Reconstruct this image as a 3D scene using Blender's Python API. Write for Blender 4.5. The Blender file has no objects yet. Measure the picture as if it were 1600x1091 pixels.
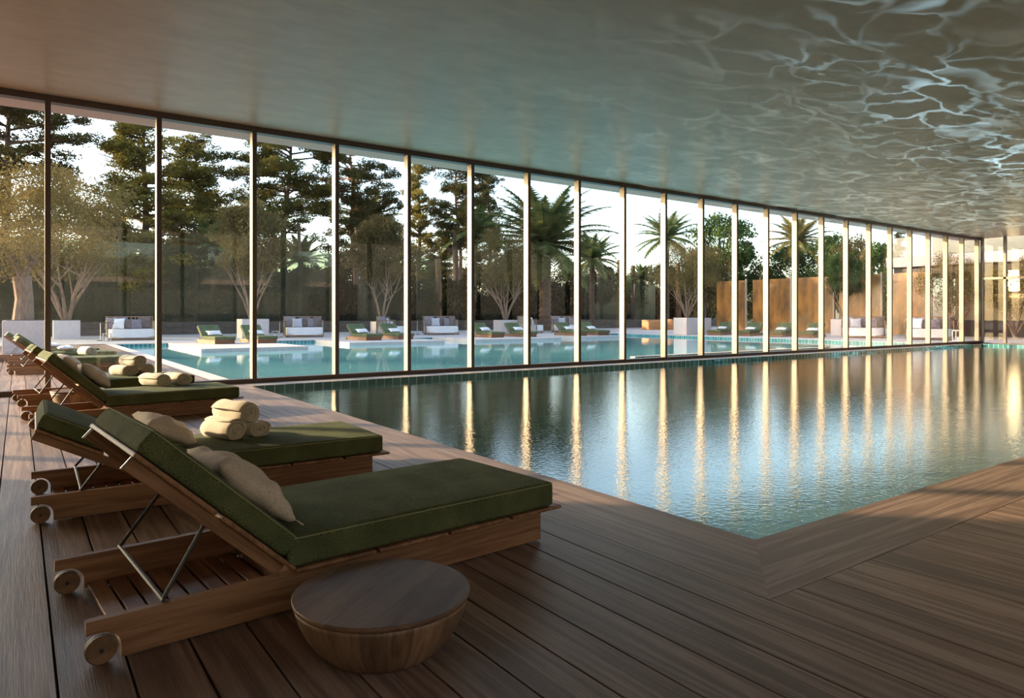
import bpy, bmesh, math, random
from mathutils import Vector, Matrix
R = math.radians
scene = bpy.context.scene
C = scene.collection

# ------------------------------------------------------------------ camera, sky, sun, exposure
H = 1.2
F_PX, CX, HY = 1081.0, 800.0, 492.0
TH = math.atan2(2315 - 800, F_PX)              # angle between the view direction and the glass wall (+X)
cam_d = bpy.data.cameras.new('camera'); cam = bpy.data.objects.new('camera', cam_d); C.objects.link(cam)
cam_d.sensor_width = 36; cam_d.sensor_fit = 'HORIZONTAL'
cam_d.lens = 36 * F_PX / 1600
cam_d.shift_y = -(545.5 - HY) / 1600
cam_d.clip_end = 500
cam.location = (0, 0, H)
cam.rotation_euler = (R(90), 0, TH - R(90))
scene.camera = cam

SUN_AZ = Vector((-0.72, 0.70, 0)).normalized()
SUN_EL = R(14.5)
world = bpy.data.worlds.new('world'); scene.world = world; world.use_nodes = True
wn = world.node_tree; wn.nodes.clear()
wo = wn.nodes.new('ShaderNodeOutputWorld'); bg = wn.nodes.new('ShaderNodeBackground')
sky = wn.nodes.new('ShaderNodeTexSky'); sky.sky_type = 'NISHITA'; sky.sun_disc = False
sky.sun_elevation = R(16); sky.sun_rotation = math.atan2(SUN_AZ.x, SUN_AZ.y)
sky.air_density = 1.0; sky.dust_density = 2.2; sky.ozone_density = 1.2
hs = wn.nodes.new('ShaderNodeHueSaturation'); hs.inputs['Saturation'].default_value = 0.95
wn.links.new(sky.outputs[0], hs.inputs['Color']); wn.links.new(hs.outputs[0], bg.inputs['Color'])
wn.links.new(bg.outputs[0], wo.inputs['Surface'])
bg.inputs['Strength'].default_value = 0.66

sd = bpy.data.lights.new('sun', 'SUN'); sun = bpy.data.objects.new('sun', sd); C.objects.link(sun)
sd.energy = 10.0; sd.angle = R(0.6); sd.color = (1.0, 0.74, 0.46)
sdir = Vector((SUN_AZ.x * math.cos(SUN_EL), SUN_AZ.y * math.cos(SUN_EL), math.sin(SUN_EL)))
sun.rotation_euler = sdir.to_track_quat('Z', 'Y').to_euler()
sun.location = (-30, 30, 20)

vs = scene.view_settings
scene.display_settings.display_device = 'sRGB'
vs.view_transform = 'Standard'; vs.look = 'None'; vs.gamma = 1.0; vs.exposure = 0.2; vs.use_curve_mapping = False
scene.cycles.transparent_max_bounces = 24
scene.cycles.max_bounces = 9
scene.cycles.diffuse_bounces = 5
scene.cycles.glossy_bounces = 4
scene.cycles.sample_clamp_indirect = 6
scene.cycles.caustics_reflective = False

# ------------------------------------------------------------------ scene sizes
Y_GLASS = 12.55        # inner face of the glass wall
MX0, MDX = 0.362, 1.512
X_L, X_R = -6.75, 33.75
Z_CEIL = 4.52
PX0, PX1, PY0, PY1 = 3.2, 32.4, 2.25, 12.02    # inner pool
WZ = -0.09
BW = 0.206

def at(px, Y):
    "world x of what stands at image column px on the line y = Y"
    u = (px - CX) / F_PX
    c, s = math.cos(TH), math.sin(TH)
    t = Y / (s - c * u)
    return t * (c + s * u)
def zat(px, py, Y):
    u = (px - CX) / F_PX
    c, s = math.cos(TH), math.sin(TH)
    t = Y / (s - c * u)
    return H - (py - HY) / F_PX * t

# ------------------------------------------------------------------ added unseen underwater spots, patterned to imitate water caustics on the ceiling
def add_ripple_spot(loc, energy):
    ld = bpy.data.lights.new('added_ripple_spot', 'SPOT'); lo = bpy.data.objects.new('added_ripple_spot', ld); C.objects.link(lo)
    ld.energy = energy; ld.spot_size = R(150); ld.spot_blend = 0.35; ld.shadow_soft_size = 0.0; ld.color = (0.72, 0.86, 1.0)
    lo.location = loc; lo.rotation_euler = (R(180), 0, 0)
    ld.use_nodes = True; nt = ld.node_tree; nt.nodes.clear()
    def n(t): return nt.nodes.new(t)
    out = n('ShaderNodeOutputLight'); em = n('ShaderNodeEmission'); tc = n('ShaderNodeTexCoord'); sx = n('ShaderNodeSeparateXYZ')
    nt.links.new(tc.outputs['Normal'], sx.inputs[0])
    az = n('ShaderNodeMath'); az.operation = 'ABSOLUTE'; nt.links.new(sx.outputs[2], az.inputs[0])
    dv = []
    for k in (0, 1):
        d = n('ShaderNodeMath'); d.operation = 'DIVIDE'; nt.links.new(sx.outputs[k], d.inputs[0]); nt.links.new(az.outputs[0], d.inputs[1]); dv.append(d)
    cb = n('ShaderNodeCombineXYZ'); nt.links.new(dv[0].outputs[0], cb.inputs[0]); nt.links.new(dv[1].outputs[0], cb.inputs[1])
    mp = n('ShaderNodeMapping'); mp.inputs['Scale'].default_value = (4.6, 8.5, 1); mp.inputs['Rotation'].default_value = (0, 0, 0.3 + loc[0] * 0.17); nt.links.new(cb.outputs[0], mp.inputs[0])
    nz = n('ShaderNodeTexNoise'); nz.inputs['Scale'].default_value = 1.1; nz.inputs['Detail'].default_value = 3; nt.links.new(mp.outputs[0], nz.inputs['Vector'])
    ad = n('ShaderNodeVectorMath'); ad.operation = 'MULTIPLY_ADD'; nt.links.new(nz.outputs['Color'], ad.inputs[0]); ad.inputs[1].default_value = (1.6, 1.6, 0); nt.links.new(mp.outputs[0], ad.inputs[2])
    vo = n('ShaderNodeTexVoronoi'); vo.feature = 'DISTANCE_TO_EDGE'; vo.inputs['Scale'].default_value = 1.0; nt.links.new(ad.outputs[0], vo.inputs['Vector'])
    mr = n('ShaderNodeMapRange'); mr.inputs['From Min'].default_value = 0.0; mr.inputs['From Max'].default_value = 0.07; mr.inputs['To Min'].default_value = 1.0; mr.inputs['To Max'].default_value = 0.0
    nt.links.new(vo.outputs['Distance'], mr.inputs['Value'])
    n2 = n('ShaderNodeTexNoise'); n2.inputs['Scale'].default_value = 0.55; n2.inputs['Detail'].default_value = 2; nt.links.new(mp.outputs[0], n2.inputs['Vector'])
    m2 = n('ShaderNodeMapRange'); m2.inputs['From Min'].default_value = 0.36; m2.inputs['From Max'].default_value = 0.60; m2.inputs['To Min'].default_value = 0.0; m2.inputs['To Max'].default_value = 1.0; nt.links.new(n2.outputs['Fac'], m2.inputs['Value'])
    ml = n('ShaderNodeMath'); ml.operation = 'MULTIPLY'; nt.links.new(mr.outputs[0], ml.inputs[0]); nt.links.new(m2.outputs[0], ml.inputs[1])
    # falloff with angle cancelled a little so that the ripples reach the far ceiling
    fo = n('ShaderNodeMath'); fo.operation = 'POWER'; nt.links.new(az.outputs[0], fo.inputs[0]); fo.inputs[1].default_value = -0.8
    mi = n('ShaderNodeMath'); mi.operation = 'MINIMUM'; nt.links.new(fo.outputs[0], mi.inputs[0]); mi.inputs[1].default_value = 14
    m3 = n('ShaderNodeMath'); m3.operation = 'MULTIPLY'; nt.links.new(ml.outputs[0], m3.inputs[0]); nt.links.new(mi.outputs[0], m3.inputs[1])
    nt.links.new(m3.outputs[0], em.inputs['Strength']); nt.links.new(em.outputs[0], out.inputs[0])
    return lo
for _p, _e in (((28.6, 9.8, -1.2), 2300), ((22.0, 9.6, -1.2), 1700), ((27.0, 6.4, -1.2), 1500), ((16.0, 9.4, -1.2), 700)): add_ripple_spot(_p, _e)

# ------------------------------------------------------------------ materials
def new_mat(name):
    m = bpy.data.materials.new(name); m.use_nodes = True
    nt = m.node_tree; nt.nodes.clear()
    out = nt.nodes.new('ShaderNodeOutputMaterial')
    return m, nt, out
def N(nt, t, **kw):
    n = nt.nodes.new(t)
    for k, v in kw.items():
        if k in n.inputs: n.inputs[k].default_value = v
        else: setattr(n, k, v)
    return n
def L(nt, a, b): nt.links.new(a, b)
def ramp(nt, stops):
    r = nt.nodes.new('ShaderNodeValToRGB')
    e = r.color_ramp.elements
    while len(e) < len(stops): e.new(0.5)
    for i, (p, c) in enumerate(stops):
        e[i].position = p; e[i].color = (c[0], c[1], c[2], 1)
    return r
def principled(nt, out, **kw):
    p = nt.nodes.new('ShaderNodeBsdfPrincipled')
    for k, v in kw.items(): p.inputs[k].default_value = v
    L(nt, p.outputs[0], out.inputs['Surface'])
    return p
def noise_mat(name, c1, c2, scale=(8, 8, 8), nscale=4, detail=6, rough=0.6, bump=0.1, bdist=0.01, metallic=0.0, spec=0.5, lo=0.3, hi=0.7, fine=0, rvar=0.0, sheen=0.0):
    m, nt, out = new_mat(name)
    p = principled(nt, out, Roughness=rough, Metallic=metallic)
    p.inputs['Specular IOR Level'].default_value = spec
    if sheen: p.inputs['Sheen Weight'].default_value = sheen
    tc = N(nt, 'ShaderNodeTexCoord'); mp = N(nt, 'ShaderNodeMapping'); mp.inputs['Scale'].default_value = scale
    L(nt, tc.outputs['Object'], mp.inputs['Vector'])
    n = N(nt, 'ShaderNodeTexNoise', Scale=nscale, Detail=detail, Roughness=0.6)
    L(nt, mp.outputs[0], n.inputs['Vector'])
    r = ramp(nt, [(lo, c1), (hi, c2)]); L(nt, n.outputs['Fac'], r.inputs['Fac'])
    col = r.outputs[0]
    if rvar:
        oi = N(nt, 'ShaderNodeObjectInfo'); mr = N(nt, 'ShaderNodeMapRange')
        mr.inputs['To Min'].default_value = 1 - rvar; mr.inputs['To Max'].default_value = 1 + rvar
        L(nt, oi.outputs['Random'], mr.inputs['Value'])
        h = N(nt, 'ShaderNodeHueSaturation'); L(nt, col, h.inputs['Color']); L(nt, mr.outputs[0], h.inputs['Value'])
        col = h.outputs[0]
    L(nt, col, p.inputs['Base Color'])
    if bump:
        b = N(nt, 'ShaderNodeBump', Strength=bump, Distance=bdist)
        if fine:
            n2 = N(nt, 'ShaderNodeTexNoise', Scale=fine, Detail=3); L(nt, tc.outputs['Object'], n2.inputs['Vector'])
            L(nt, n2.outputs['Fac'], b.inputs['Height'])
        else: L(nt, n.outputs['Fac'], b.inputs['Height'])
        L(nt, b.outputs[0], p.inputs['Normal'])
    return m
def wood_mat(name, dark, mid, light, axis=1, rough=0.5, across=22.0, along=0.9, board=None, bump=0.25, spec=0.4, rvar=0.0):
    "wood grain running along one local axis; board = (axis, width, origin) tints each board by itself"
    m, nt, out = new_mat(name)
    p = principled(nt, out, Roughness=rough); p.inputs['Specular IOR Level'].default_value = spec
    tc = N(nt, 'ShaderNodeTexCoord')
    sc = [across] * 3; sc[axis] = along
    vec = tc.outputs['Object']
    wnz = None
    if board:
        sx = N(nt, 'ShaderNodeSeparateXYZ'); L(nt, vec, sx.inputs[0])
        a = N(nt, 'ShaderNodeMath', operation='SUBTRACT'); a.inputs[1].default_value = board[2]; L(nt, sx.outputs[board[0]], a.inputs[0])
        b = N(nt, 'ShaderNodeMath', operation='DIVIDE'); b.inputs[1].default_value = board[1]; L(nt, a.outputs[0], b.inputs[0])
        f = N(nt, 'ShaderNodeMath', operation='FLOOR'); L(nt, b.outputs[0], f.inputs[0])
        wnz = N(nt, 'ShaderNodeTexWhiteNoise', noise_dimensions='1D'); L(nt, f.outputs[0], wnz.inputs['W'])
        off = N(nt, 'ShaderNodeVectorMath', operation='SCALE'); L(nt, wnz.outputs['Color'], off.inputs[0]); off.inputs['Scale'].default_value = 37.0
        add = N(nt, 'ShaderNodeVectorMath', operation='ADD'); L(nt, vec, add.inputs[0]); L(nt, off.outputs[0], add.inputs[1])
        vec = add.outputs[0]
    mp = N(nt, 'ShaderNodeMapping'); mp.inputs['Scale'].default_value = sc; L(nt, vec, mp.inputs['Vector'])
    # rings: warped bands
    w = N(nt, 'ShaderNodeTexNoise', Scale=0.45, Detail=2, Distortion=0.6); L(nt, mp.outputs[0], w.inputs['Vector'])
    mu = N(nt, 'ShaderNodeMath', operation='MULTIPLY'); mu.inputs[1].default_value = 26.0; L(nt, w.outputs['Fac'], mu.inputs[0])
    si = N(nt, 'ShaderNodeMath', operation='SINE'); L(nt, mu.outputs[0], si.inputs[0])
    mr = N(nt, 'ShaderNodeMapRange'); mr.inputs['From Min'].default_value = -1; L(nt, si.outputs[0], mr.inputs['Value'])
    mp2 = N(nt, 'ShaderNodeMapping'); sc2 = [across * 9] * 3; sc2[axis] = along * 5; mp2.inputs['Scale'].default_value = sc2; L(nt, vec, mp2.inputs['Vector'])
    n2 = N(nt, 'ShaderNodeTexNoise', Scale=1.0, Detail=5, Roughness=0.65); L(nt, mp2.outputs[0], n2.inputs['Vector'])
    mx = N(nt, 'ShaderNodeMix', data_type='FLOAT'); mx.inputs[0].default_value = 0.72
    L(nt, mr.outputs[0], mx.inputs[2]); L(nt, n2.outputs['Fac'], mx.inputs[3])
    r = ramp(nt, [(0.18, dark), (0.5, mid), (0.8, light)]); L(nt, mx.outputs[0], r.inputs['Fac'])
    col = r.outputs[0]
    if wnz or rvar:
        h = N(nt, 'ShaderNodeHueSaturation'); L(nt, col, h.inputs['Color'])
        m2 = N(nt, 'ShaderNodeMapRange'); m2.inputs['To Min'].default_value = 0.78 if wnz else 1 - rvar; m2.inputs['To Max'].default_value = 1.2 if wnz else 1 + rvar
        if wnz: L(nt, wnz.outputs['Value'], m2.inputs['Value'])
        else:
            oi = N(nt, 'ShaderNodeObjectInfo'); L(nt, oi.outputs['Random'], m2.inputs['Value'])
        L(nt, m2.outputs[0], h.inputs['Value']); col = h.outputs[0]
    L(nt, col, p.inputs['Base Color'])
    bp = N(nt, 'ShaderNodeBump', Strength=bump, Distance=0.004); L(nt, n2.outputs['Fac'], bp.inputs['Height']); L(nt, bp.outputs[0], p.inputs['Normal'])
    return m

M = {}
M['deck'] = wood_mat('deck_wood', (0.105, 0.064, 0.046), (0.225, 0.150, 0.110), (0.40, 0.290, 0.215), axis=1, rough=0.42, board=(0, BW, 2.574), bump=0.35)
M['deck_x'] = wood_mat('deck_border_wood_near', (0.105, 0.064, 0.046), (0.225, 0.150, 0.110), (0.40, 0.290, 0.215), axis=0, rough=0.42, bump=0.35)
M['deck_y'] = wood_mat('deck_border_wood_side', (0.105, 0.064, 0.046), (0.225, 0.150, 0.110), (0.40, 0.290, 0.215), axis=1, rough=0.42, bump=0.35)
M['gap'] = noise_mat('deck_gap_dark', (0.012, 0.009, 0.008), (0.02, 0.016, 0.014), rough=0.9, bump=0)
M['teak'] = wood_mat('teak', (0.12, 0.058, 0.028), (0.26, 0.135, 0.066), (0.39, 0.22, 0.115), axis=0, rough=0.5, across=20, along=1.3, rvar=0.12)
M['teak_y'] = wood_mat('teak_cross_grain', (0.12, 0.058, 0.028), (0.26, 0.135, 0.066), (0.39, 0.22, 0.115), axis=1, rough=0.5, across=20, along=1.3)
M['teak_z'] = wood_mat('teak_upright', (0.10, 0.055, 0.03), (0.19, 0.11, 0.058), (0.28, 0.17, 0.095), axis=2, rough=0.55, across=16, along=1.3)
M['stool_top'] = wood_mat('stool_top_wood', (0.095, 0.05, 0.027), (0.18, 0.10, 0.056), (0.26, 0.16, 0.092), axis=0, rough=0.5, across=10, along=1.6, board=(1, 0.13, 0.03), bump=0.12)
M['stool_side'] = wood_mat('stool_side_wood', (0.11, 0.062, 0.034), (0.20, 0.12, 0.068), (0.29, 0.185, 0.11), axis=2, rough=0.5, across=14, along=1.5, bump=0.12)

def stave_mat(name, dark, light, count):
    m, nt, out = new_mat(name); p = principled(nt, out, Roughness=0.5)
    tc = N(nt, 'ShaderNodeTexCoord'); sx = N(nt, 'ShaderNodeSeparateXYZ'); L(nt, tc.outputs['Object'], sx.inputs[0])
    at2 = N(nt, 'ShaderNodeMath', operation='ARCTAN2'); L(nt, sx.outputs[1], at2.inputs[0]); L(nt, sx.outputs[0], at2.inputs[1])
    mu = N(nt, 'ShaderNodeMath', operation='MULTIPLY'); mu.inputs[1].default_value = count / (2 * math.pi); L(nt, at2.outputs[0], mu.inputs[0])
    fl_ = N(nt, 'ShaderNodeMath', operation='FLOOR'); L(nt, mu.outputs[0], fl_.inputs[0])
    wn_ = N(nt, 'ShaderNodeTexWhiteNoise', noise_dimensions='1D'); L(nt, fl_.outputs[0], wn_.inputs['W'])
    cb = N(nt, 'ShaderNodeCombineXYZ'); L(nt, mu.outputs[0], cb.inputs[0]); L(nt, sx.outputs[2], cb.inputs[1]); L(nt, wn_.outputs['Value'], cb.inputs[2])
    mp = N(nt, 'ShaderNodeMapping'); mp.inputs['Scale'].default_value = (2.2, 3.5, 20); L(nt, cb.outputs[0], mp.inputs['Vector'])
    n = N(nt, 'ShaderNodeTexNoise', Scale=1.6, Detail=6, Distortion=1.0); L(nt, mp.outputs[0], n.inputs['Vector'])
    r = ramp(nt, [(0.25, dark), (0.75, light)]); L(nt, n.outputs['Fac'], r.inputs['Fac'])
    mr = N(nt, 'ShaderNodeMapRange'); mr.inputs['To Min'].default_value = 0.35; mr.inputs['To Max'].default_value = 1.25; L(nt, wn_.outputs['Value'], mr.inputs['Value'])
    h = N(nt, 'ShaderNodeHueSaturation'); L(nt, r.outputs[0], h.inputs['Color']); L(nt, mr.outputs[0], h.inputs['Value']); L(nt, h.outputs[0], p.inputs['Base Color'])
    return m
M['stool_side'] = stave_mat('stool_staves', (0.12, 0.068, 0.038), (0.33, 0.205, 0.12), 22)

def fabric(name, c1, c2, cell=420, bump=0.5, speck=0.0, sheen=0.0):
    m, nt, out = new_mat(name)
    p = principled(nt, out, Roughness=0.9); p.inputs['Specular IOR Level'].default_value = 0.2; p.inputs['Sheen Weight'].default_value = sheen
    tc = N(nt, 'ShaderNodeTexCoord')
    n = N(nt, 'ShaderNodeTexNoise', Scale=cell, Detail=2); L(nt, tc.outputs['Object'], n.inputs['Vector'])
    n3 = N(nt, 'ShaderNodeTexNoise', Scale=5, Detail=3); L(nt, tc.outputs['Object'], n3.inputs['Vector'])
    mx = N(nt, 'ShaderNodeMix', data_type='FLOAT'); mx.inputs[0].default_value = 0.25; L(nt, n.outputs['Fac'], mx.inputs[2]); L(nt, n3.outputs['Fac'], mx.inputs[3])
    r = ramp(nt, [(0.42, c1), (0.60, c2)]); L(nt, mx.outputs[0], r.inputs['Fac']); L(nt, r.outputs[0], p.inputs['Base Color'])
    b = N(nt, 'ShaderNodeBump', Strength=bump, Distance=0.003); L(nt, n.outputs['Fac'], b.inputs['Height']); L(nt, b.outputs[0], p.inputs['Normal'])
    return m
M['green'] = fabric('green_canvas', (0.050, 0.062, 0.027), (0.155, 0.183, 0.083), cell=260)
M['green_smooth'] = fabric('green_smooth_cover', (0.125, 0.165, 0.062), (0.16, 0.205, 0.082), cell=500, bump=0.15)
M['piping'] = fabric('olive_piping', (0.30, 0.31, 0.17), (0.38, 0.39, 0.22), cell=300)
M['towel'] = fabric('cream_terry', (0.50, 0.445, 0.35), (0.68, 0.615, 0.495), cell=220, bump=1.0, sheen=0.4)
M['linen'] = fabric('sand_linen', (0.55, 0.475, 0.385), (0.76, 0.68, 0.57), cell=180, bump=0.6)
M['white_fabric'] = fabric('white_outdoor_fabric', (0.70, 0.66, 0.62), (0.82, 0.78, 0.74), cell=120, bump=0.2)
M['cush_mauve'] = fabric('mauve_grey_fabric', (0.20, 0.16, 0.17), (0.28, 0.235, 0.24), cell=90, bump=0.2)
M['cush_taupe'] = fabric('taupe_fabric', (0.14, 0.10, 0.085), (0.23, 0.17, 0.145), cell=60, bump=0.3)
M['cush_grey'] = fabric('pale_grey_fabric', (0.42, 0.39, 0.40), (0.52, 0.48, 0.49), cell=90, bump=0.2)
M['cush_brown'] = fabric('brown_weave_fabric', (0.13, 0.09, 0.075), (0.24, 0.17, 0.14), cell=35, bump=0.3)

M['metal_dark'] = noise_mat('dark_steel', (0.02, 0.019, 0.02), (0.03, 0.028, 0.028), rough=0.55, metallic=0.0, bump=0)
M['metal_light'] = noise_mat('pale_steel', (0.55, 0.52, 0.5), (0.65, 0.62, 0.6), rough=0.3, metallic=0.7, bump=0)
M['bronze'] = noise_mat('bronze_frame', (0.25, 0.205, 0.15), (0.33, 0.275, 0.205), scale=(3, 3, 0.9), rough=0.5, metallic=0.3, bump=0)
M['frame_dark'] = noise_mat('dark_bronze_rail', (0.085, 0.06, 0.05), (0.11, 0.08, 0.068), rough=0.4, metallic=0.4, bump=0)
M['ceiling'] = noise_mat('polished_plaster_ceiling', (0.555, 0.41, 0.31), (0.685, 0.515, 0.395), scale=(0.8, 1.6, 1), nscale=2.2, detail=9, rough=0.36, bump=0.12, bdist=0.02, spec=0.3)
M['soffit'] = noise_mat('pale_soffit_plaster', (0.66, 0.44, 0.40), (0.72, 0.49, 0.45), rough=0.8, bump=0.05)
M['wall'] = noise_mat('warm_plaster_wall', (0.58, 0.46, 0.36), (0.66, 0.54, 0.43), scale=(1, 1, 1), rough=0.8, bump=0.1)
M['added_facade'] = noise_mat('fill_facade_render', (0.155, 0.15, 0.14), (0.19, 0.185, 0.17), rough=0.8, bump=0.05)  # tone of the added bounce wall behind the camera
M['sill'] = noise_mat('grey_sill_stone', (0.20, 0.175, 0.155), (0.27, 0.24, 0.21), rough=0.5, bump=0.1)
M['travertine'] = noise_mat('pale_travertine', (0.50, 0.42, 0.37), (0.62, 0.53, 0.47), scale=(2, 2, 2), rough=0.7, bump=0.1)
M['concrete'] = noise_mat('pale_concrete', (0.55, 0.46, 0.42), (0.66, 0.56, 0.51), scale=(3, 3, 3), rough=0.85, bump=0.15, rvar=0.06)
M['soil'] = noise_mat('soil', (0.03, 0.022, 0.015), (0.06, 0.045, 0.03), rough=0.95, bump=0.5)
M['ground'] = noise_mat('garden_ground', (0.03, 0.035, 0.015), (0.08, 0.07, 0.035), scale=(0.5, 0.5, 0.5), rough=0.95, bump=0.3)
M['fence_wood'] = wood_mat('dark_garden_wall_wood', (0.045, 0.030, 0.02), (0.09, 0.06, 0.042), (0.13, 0.09, 0.065), axis=0, rough=0.6, across=6)
M['orange_wood'] = wood_mat('orange_planter_wood', (0.35, 0.14, 0.045), (0.52, 0.24, 0.09), (0.65, 0.34, 0.14), axis=0, rough=0.5, across=8)
M['cream_wall'] = noise_mat('cream_render', (0.42, 0.34, 0.20), (0.46, 0.38, 0.24), rough=0.8, bump=0.02)
M['fascia'] = noise_mat('white_fascia', (0.24, 0.22, 0.235), (0.28, 0.265, 0.275), rough=0.7, bump=0.02)
M['dark_clad'] = noise_mat('dark_brown_cladding', (0.05, 0.035, 0.03), (0.10, 0.07, 0.055), scale=(6, 6, 0.5), rough=0.6, bump=0.1)
M['villa_wall'] = noise_mat('villa_upper_render', (0.20, 0.185, 0.18), (0.26, 0.24, 0.23), rough=0.7, bump=0.05)
M['maroon'] = noise_mat('maroon_panel', (0.16, 0.05, 0.045), (0.22, 0.08, 0.065), rough=0.5, bump=0)
M['hob'] = noise_mat('rope_weave', (0.30, 0.24, 0.17), (0.50, 0.42, 0.32), scale=(20, 20, 20), rough=0.9, bump=0.5)

def tile_mat(name, c1, c2, grout, size, rough=0.25):
    m, nt, out = new_mat(name)
    p = principled(nt, out, Roughness=rough)
    tc = N(nt, 'ShaderNodeTexCoord'); g = N(nt, 'ShaderNodeNewGeometry')
    # tiles on any axis-aligned face: the two in-plane coordinates
    sp = N(nt, 'ShaderNodeSeparateXYZ'); L(nt, tc.outputs['Object'], sp.inputs[0])
    masks = []
    for ax in range(3):
        a = N(nt, 'ShaderNodeMath', operation='DIVIDE'); a.inputs[1].default_value = size; L(nt, sp.outputs[ax], a.inputs[0])
        f = N(nt, 'ShaderNodeMath', operation='FRACT'); L(nt, a.outputs[0], f.inputs[0])
        c = N(nt, 'ShaderNodeMath', operation='LESS_THAN'); c.inputs[1].default_value = 0.09; L(nt, f.outputs[0], c.inputs[0])
        masks.append(c)
    sn = N(nt, 'ShaderNodeSeparateXYZ'); L(nt, g.outputs['True Normal'], sn.inputs[0])
    tot = None
    for ax in range(3):
        ab = N(nt, 'ShaderNodeMath', operation='ABSOLUTE'); L(nt, sn.outputs[ax], ab.inputs[0])
        lt = N(nt, 'ShaderNodeMath', operation='LESS_THAN'); lt.inputs[1].default_value = 0.5; L(nt, ab.outputs[0], lt.inputs[0])
        mu = N(nt, 'ShaderNodeMath', operation='MULTIPLY'); L(nt, lt.outputs[0], mu.inputs[0]); L(nt, masks[ax].outputs[0], mu.inputs[1])
        if tot is None: tot = mu
        else:
            mxm = N(nt, 'ShaderNodeMath', operation='MAXIMUM'); L(nt, tot.outputs[0], mxm.inputs[0]); L(nt, mu.outputs[0], mxm.inputs[1]); tot = mxm
    sc = N(nt, 'ShaderNodeVectorMath', operation='SCALE'); sc.inputs['Scale'].default_value = 1 / size; L(nt, tc.outputs['Object'], sc.inputs[0])
    fl = N(nt, 'ShaderNodeVectorMath', operation='FLOOR'); L(nt, sc.outputs[0], fl.inputs[0])
    wn_ = N(nt, 'ShaderNodeTexWhiteNoise', noise_dimensions='3D'); L(nt, fl.outputs[0], wn_.inputs['Vector'])
    r = ramp(nt, [(0.0, c1), (1.0, c2)]); L(nt, wn_.outputs['Value'], r.inputs['Fac'])
    mx = N(nt, 'ShaderNodeMix', data_type='RGBA'); L(nt, tot.outputs[0], mx.inputs[0]); L(nt, r.outputs[0], mx.inputs[6]); mx.inputs[7].default_value = (*grout, 1)
    L(nt, mx.outputs[2], p.inputs['Base Color'])
    return m
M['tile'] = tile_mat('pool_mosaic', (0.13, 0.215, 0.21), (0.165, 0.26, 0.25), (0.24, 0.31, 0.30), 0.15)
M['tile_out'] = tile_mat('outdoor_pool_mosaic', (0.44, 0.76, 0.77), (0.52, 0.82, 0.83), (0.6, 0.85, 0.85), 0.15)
M['tile_band'] = tile_mat('waterline_tiles', (0.03, 0.16, 0.17), (0.08, 0.27, 0.275), (0.46, 0.70, 0.68), 0.17, rough=0.15)

def schlick(nt, f0, normal=None, gain=1.0):
    "reflectance that is the same from both sides of a thin sheet"
    lw = N(nt, 'ShaderNodeLayerWeight', Blend=0.5)
    if normal is not None: L(nt, normal, lw.inputs['Normal'])
    pw = N(nt, 'ShaderNodeMath', operation='POWER'); pw.inputs[1].default_value = 5.0; L(nt, lw.outputs['Facing'], pw.inputs[0])
    mr = N(nt, 'ShaderNodeMapRange'); mr.inputs['To Min'].default_value = f0; mr.inputs['To Max'].default_value = gain; L(nt, pw.outputs[0], mr.inputs['Value'])
    return mr.outputs[0]
def water_mat(name, tint, rough, s1, b1, s2, b2, milk, mcol):
    m, nt, out = new_mat(name)
    tr = N(nt, 'ShaderNodeBsdfTransparent'); tr.inputs['Color'].default_value = (*tint, 1)
    gl = N(nt, 'ShaderNodeBsdfGlossy', Roughness=rough); gl.inputs['Color'].default_value = (1, 1, 1, 1)
    tc = N(nt, 'ShaderNodeTexCoord')
    n1 = N(nt, 'ShaderNodeTexNoise', Scale=s1, Detail=3, Roughness=0.55, Distortion=0.4); L(nt, tc.outputs['Object'], n1.inputs['Vector'])
    n2 = N(nt, 'ShaderNodeTexNoise', Scale=s2, Detail=2, Roughness=0.6); L(nt, tc.outputs['Object'], n2.inputs['Vector'])
    bA = N(nt, 'ShaderNodeBump', Strength=b1, Distance=0.02); L(nt, n1.outputs['Fac'], bA.inputs['Height'])
    bB = N(nt, 'ShaderNodeBump', Strength=b2, Distance=0.004); L(nt, n2.outputs['Fac'], bB.inputs['Height']); L(nt, bA.outputs[0], bB.inputs['Normal'])
    L(nt, bB.outputs[0], gl.inputs['Normal'])
    df = N(nt, 'ShaderNodeBsdfDiffuse'); df.inputs['Color'].default_value = (*mcol, 1)
    mk = N(nt, 'ShaderNodeMixShader'); mk.inputs[0].default_value = milk; L(nt, tr.outputs[0], mk.inputs[1]); L(nt, df.outputs[0], mk.inputs[2])
    mx = N(nt, 'ShaderNodeMixShader'); L(nt, schlick(nt, 0.02, bB.outputs[0]), mx.inputs[0]); L(nt, mk.outputs[0], mx.inputs[1]); L(nt, gl.outputs[0], mx.inputs[2])
    L(nt, mx.outputs[0], out.inputs['Surface'])
    return m
M['water'] = water_mat('pool_water_indoor', (0.68, 0.86, 0.85), 0.045, 1.6, 0.06, 22, 0.45, 0.22, (0.055, 0.12, 0.12))
M['water_out'] = water_mat('pool_water_outdoor', (0.74, 0.97, 0.97), 0.02, 1.2, 0.10, 7, 0.2, 0.6, (0.25, 0.70, 0.72))

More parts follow.
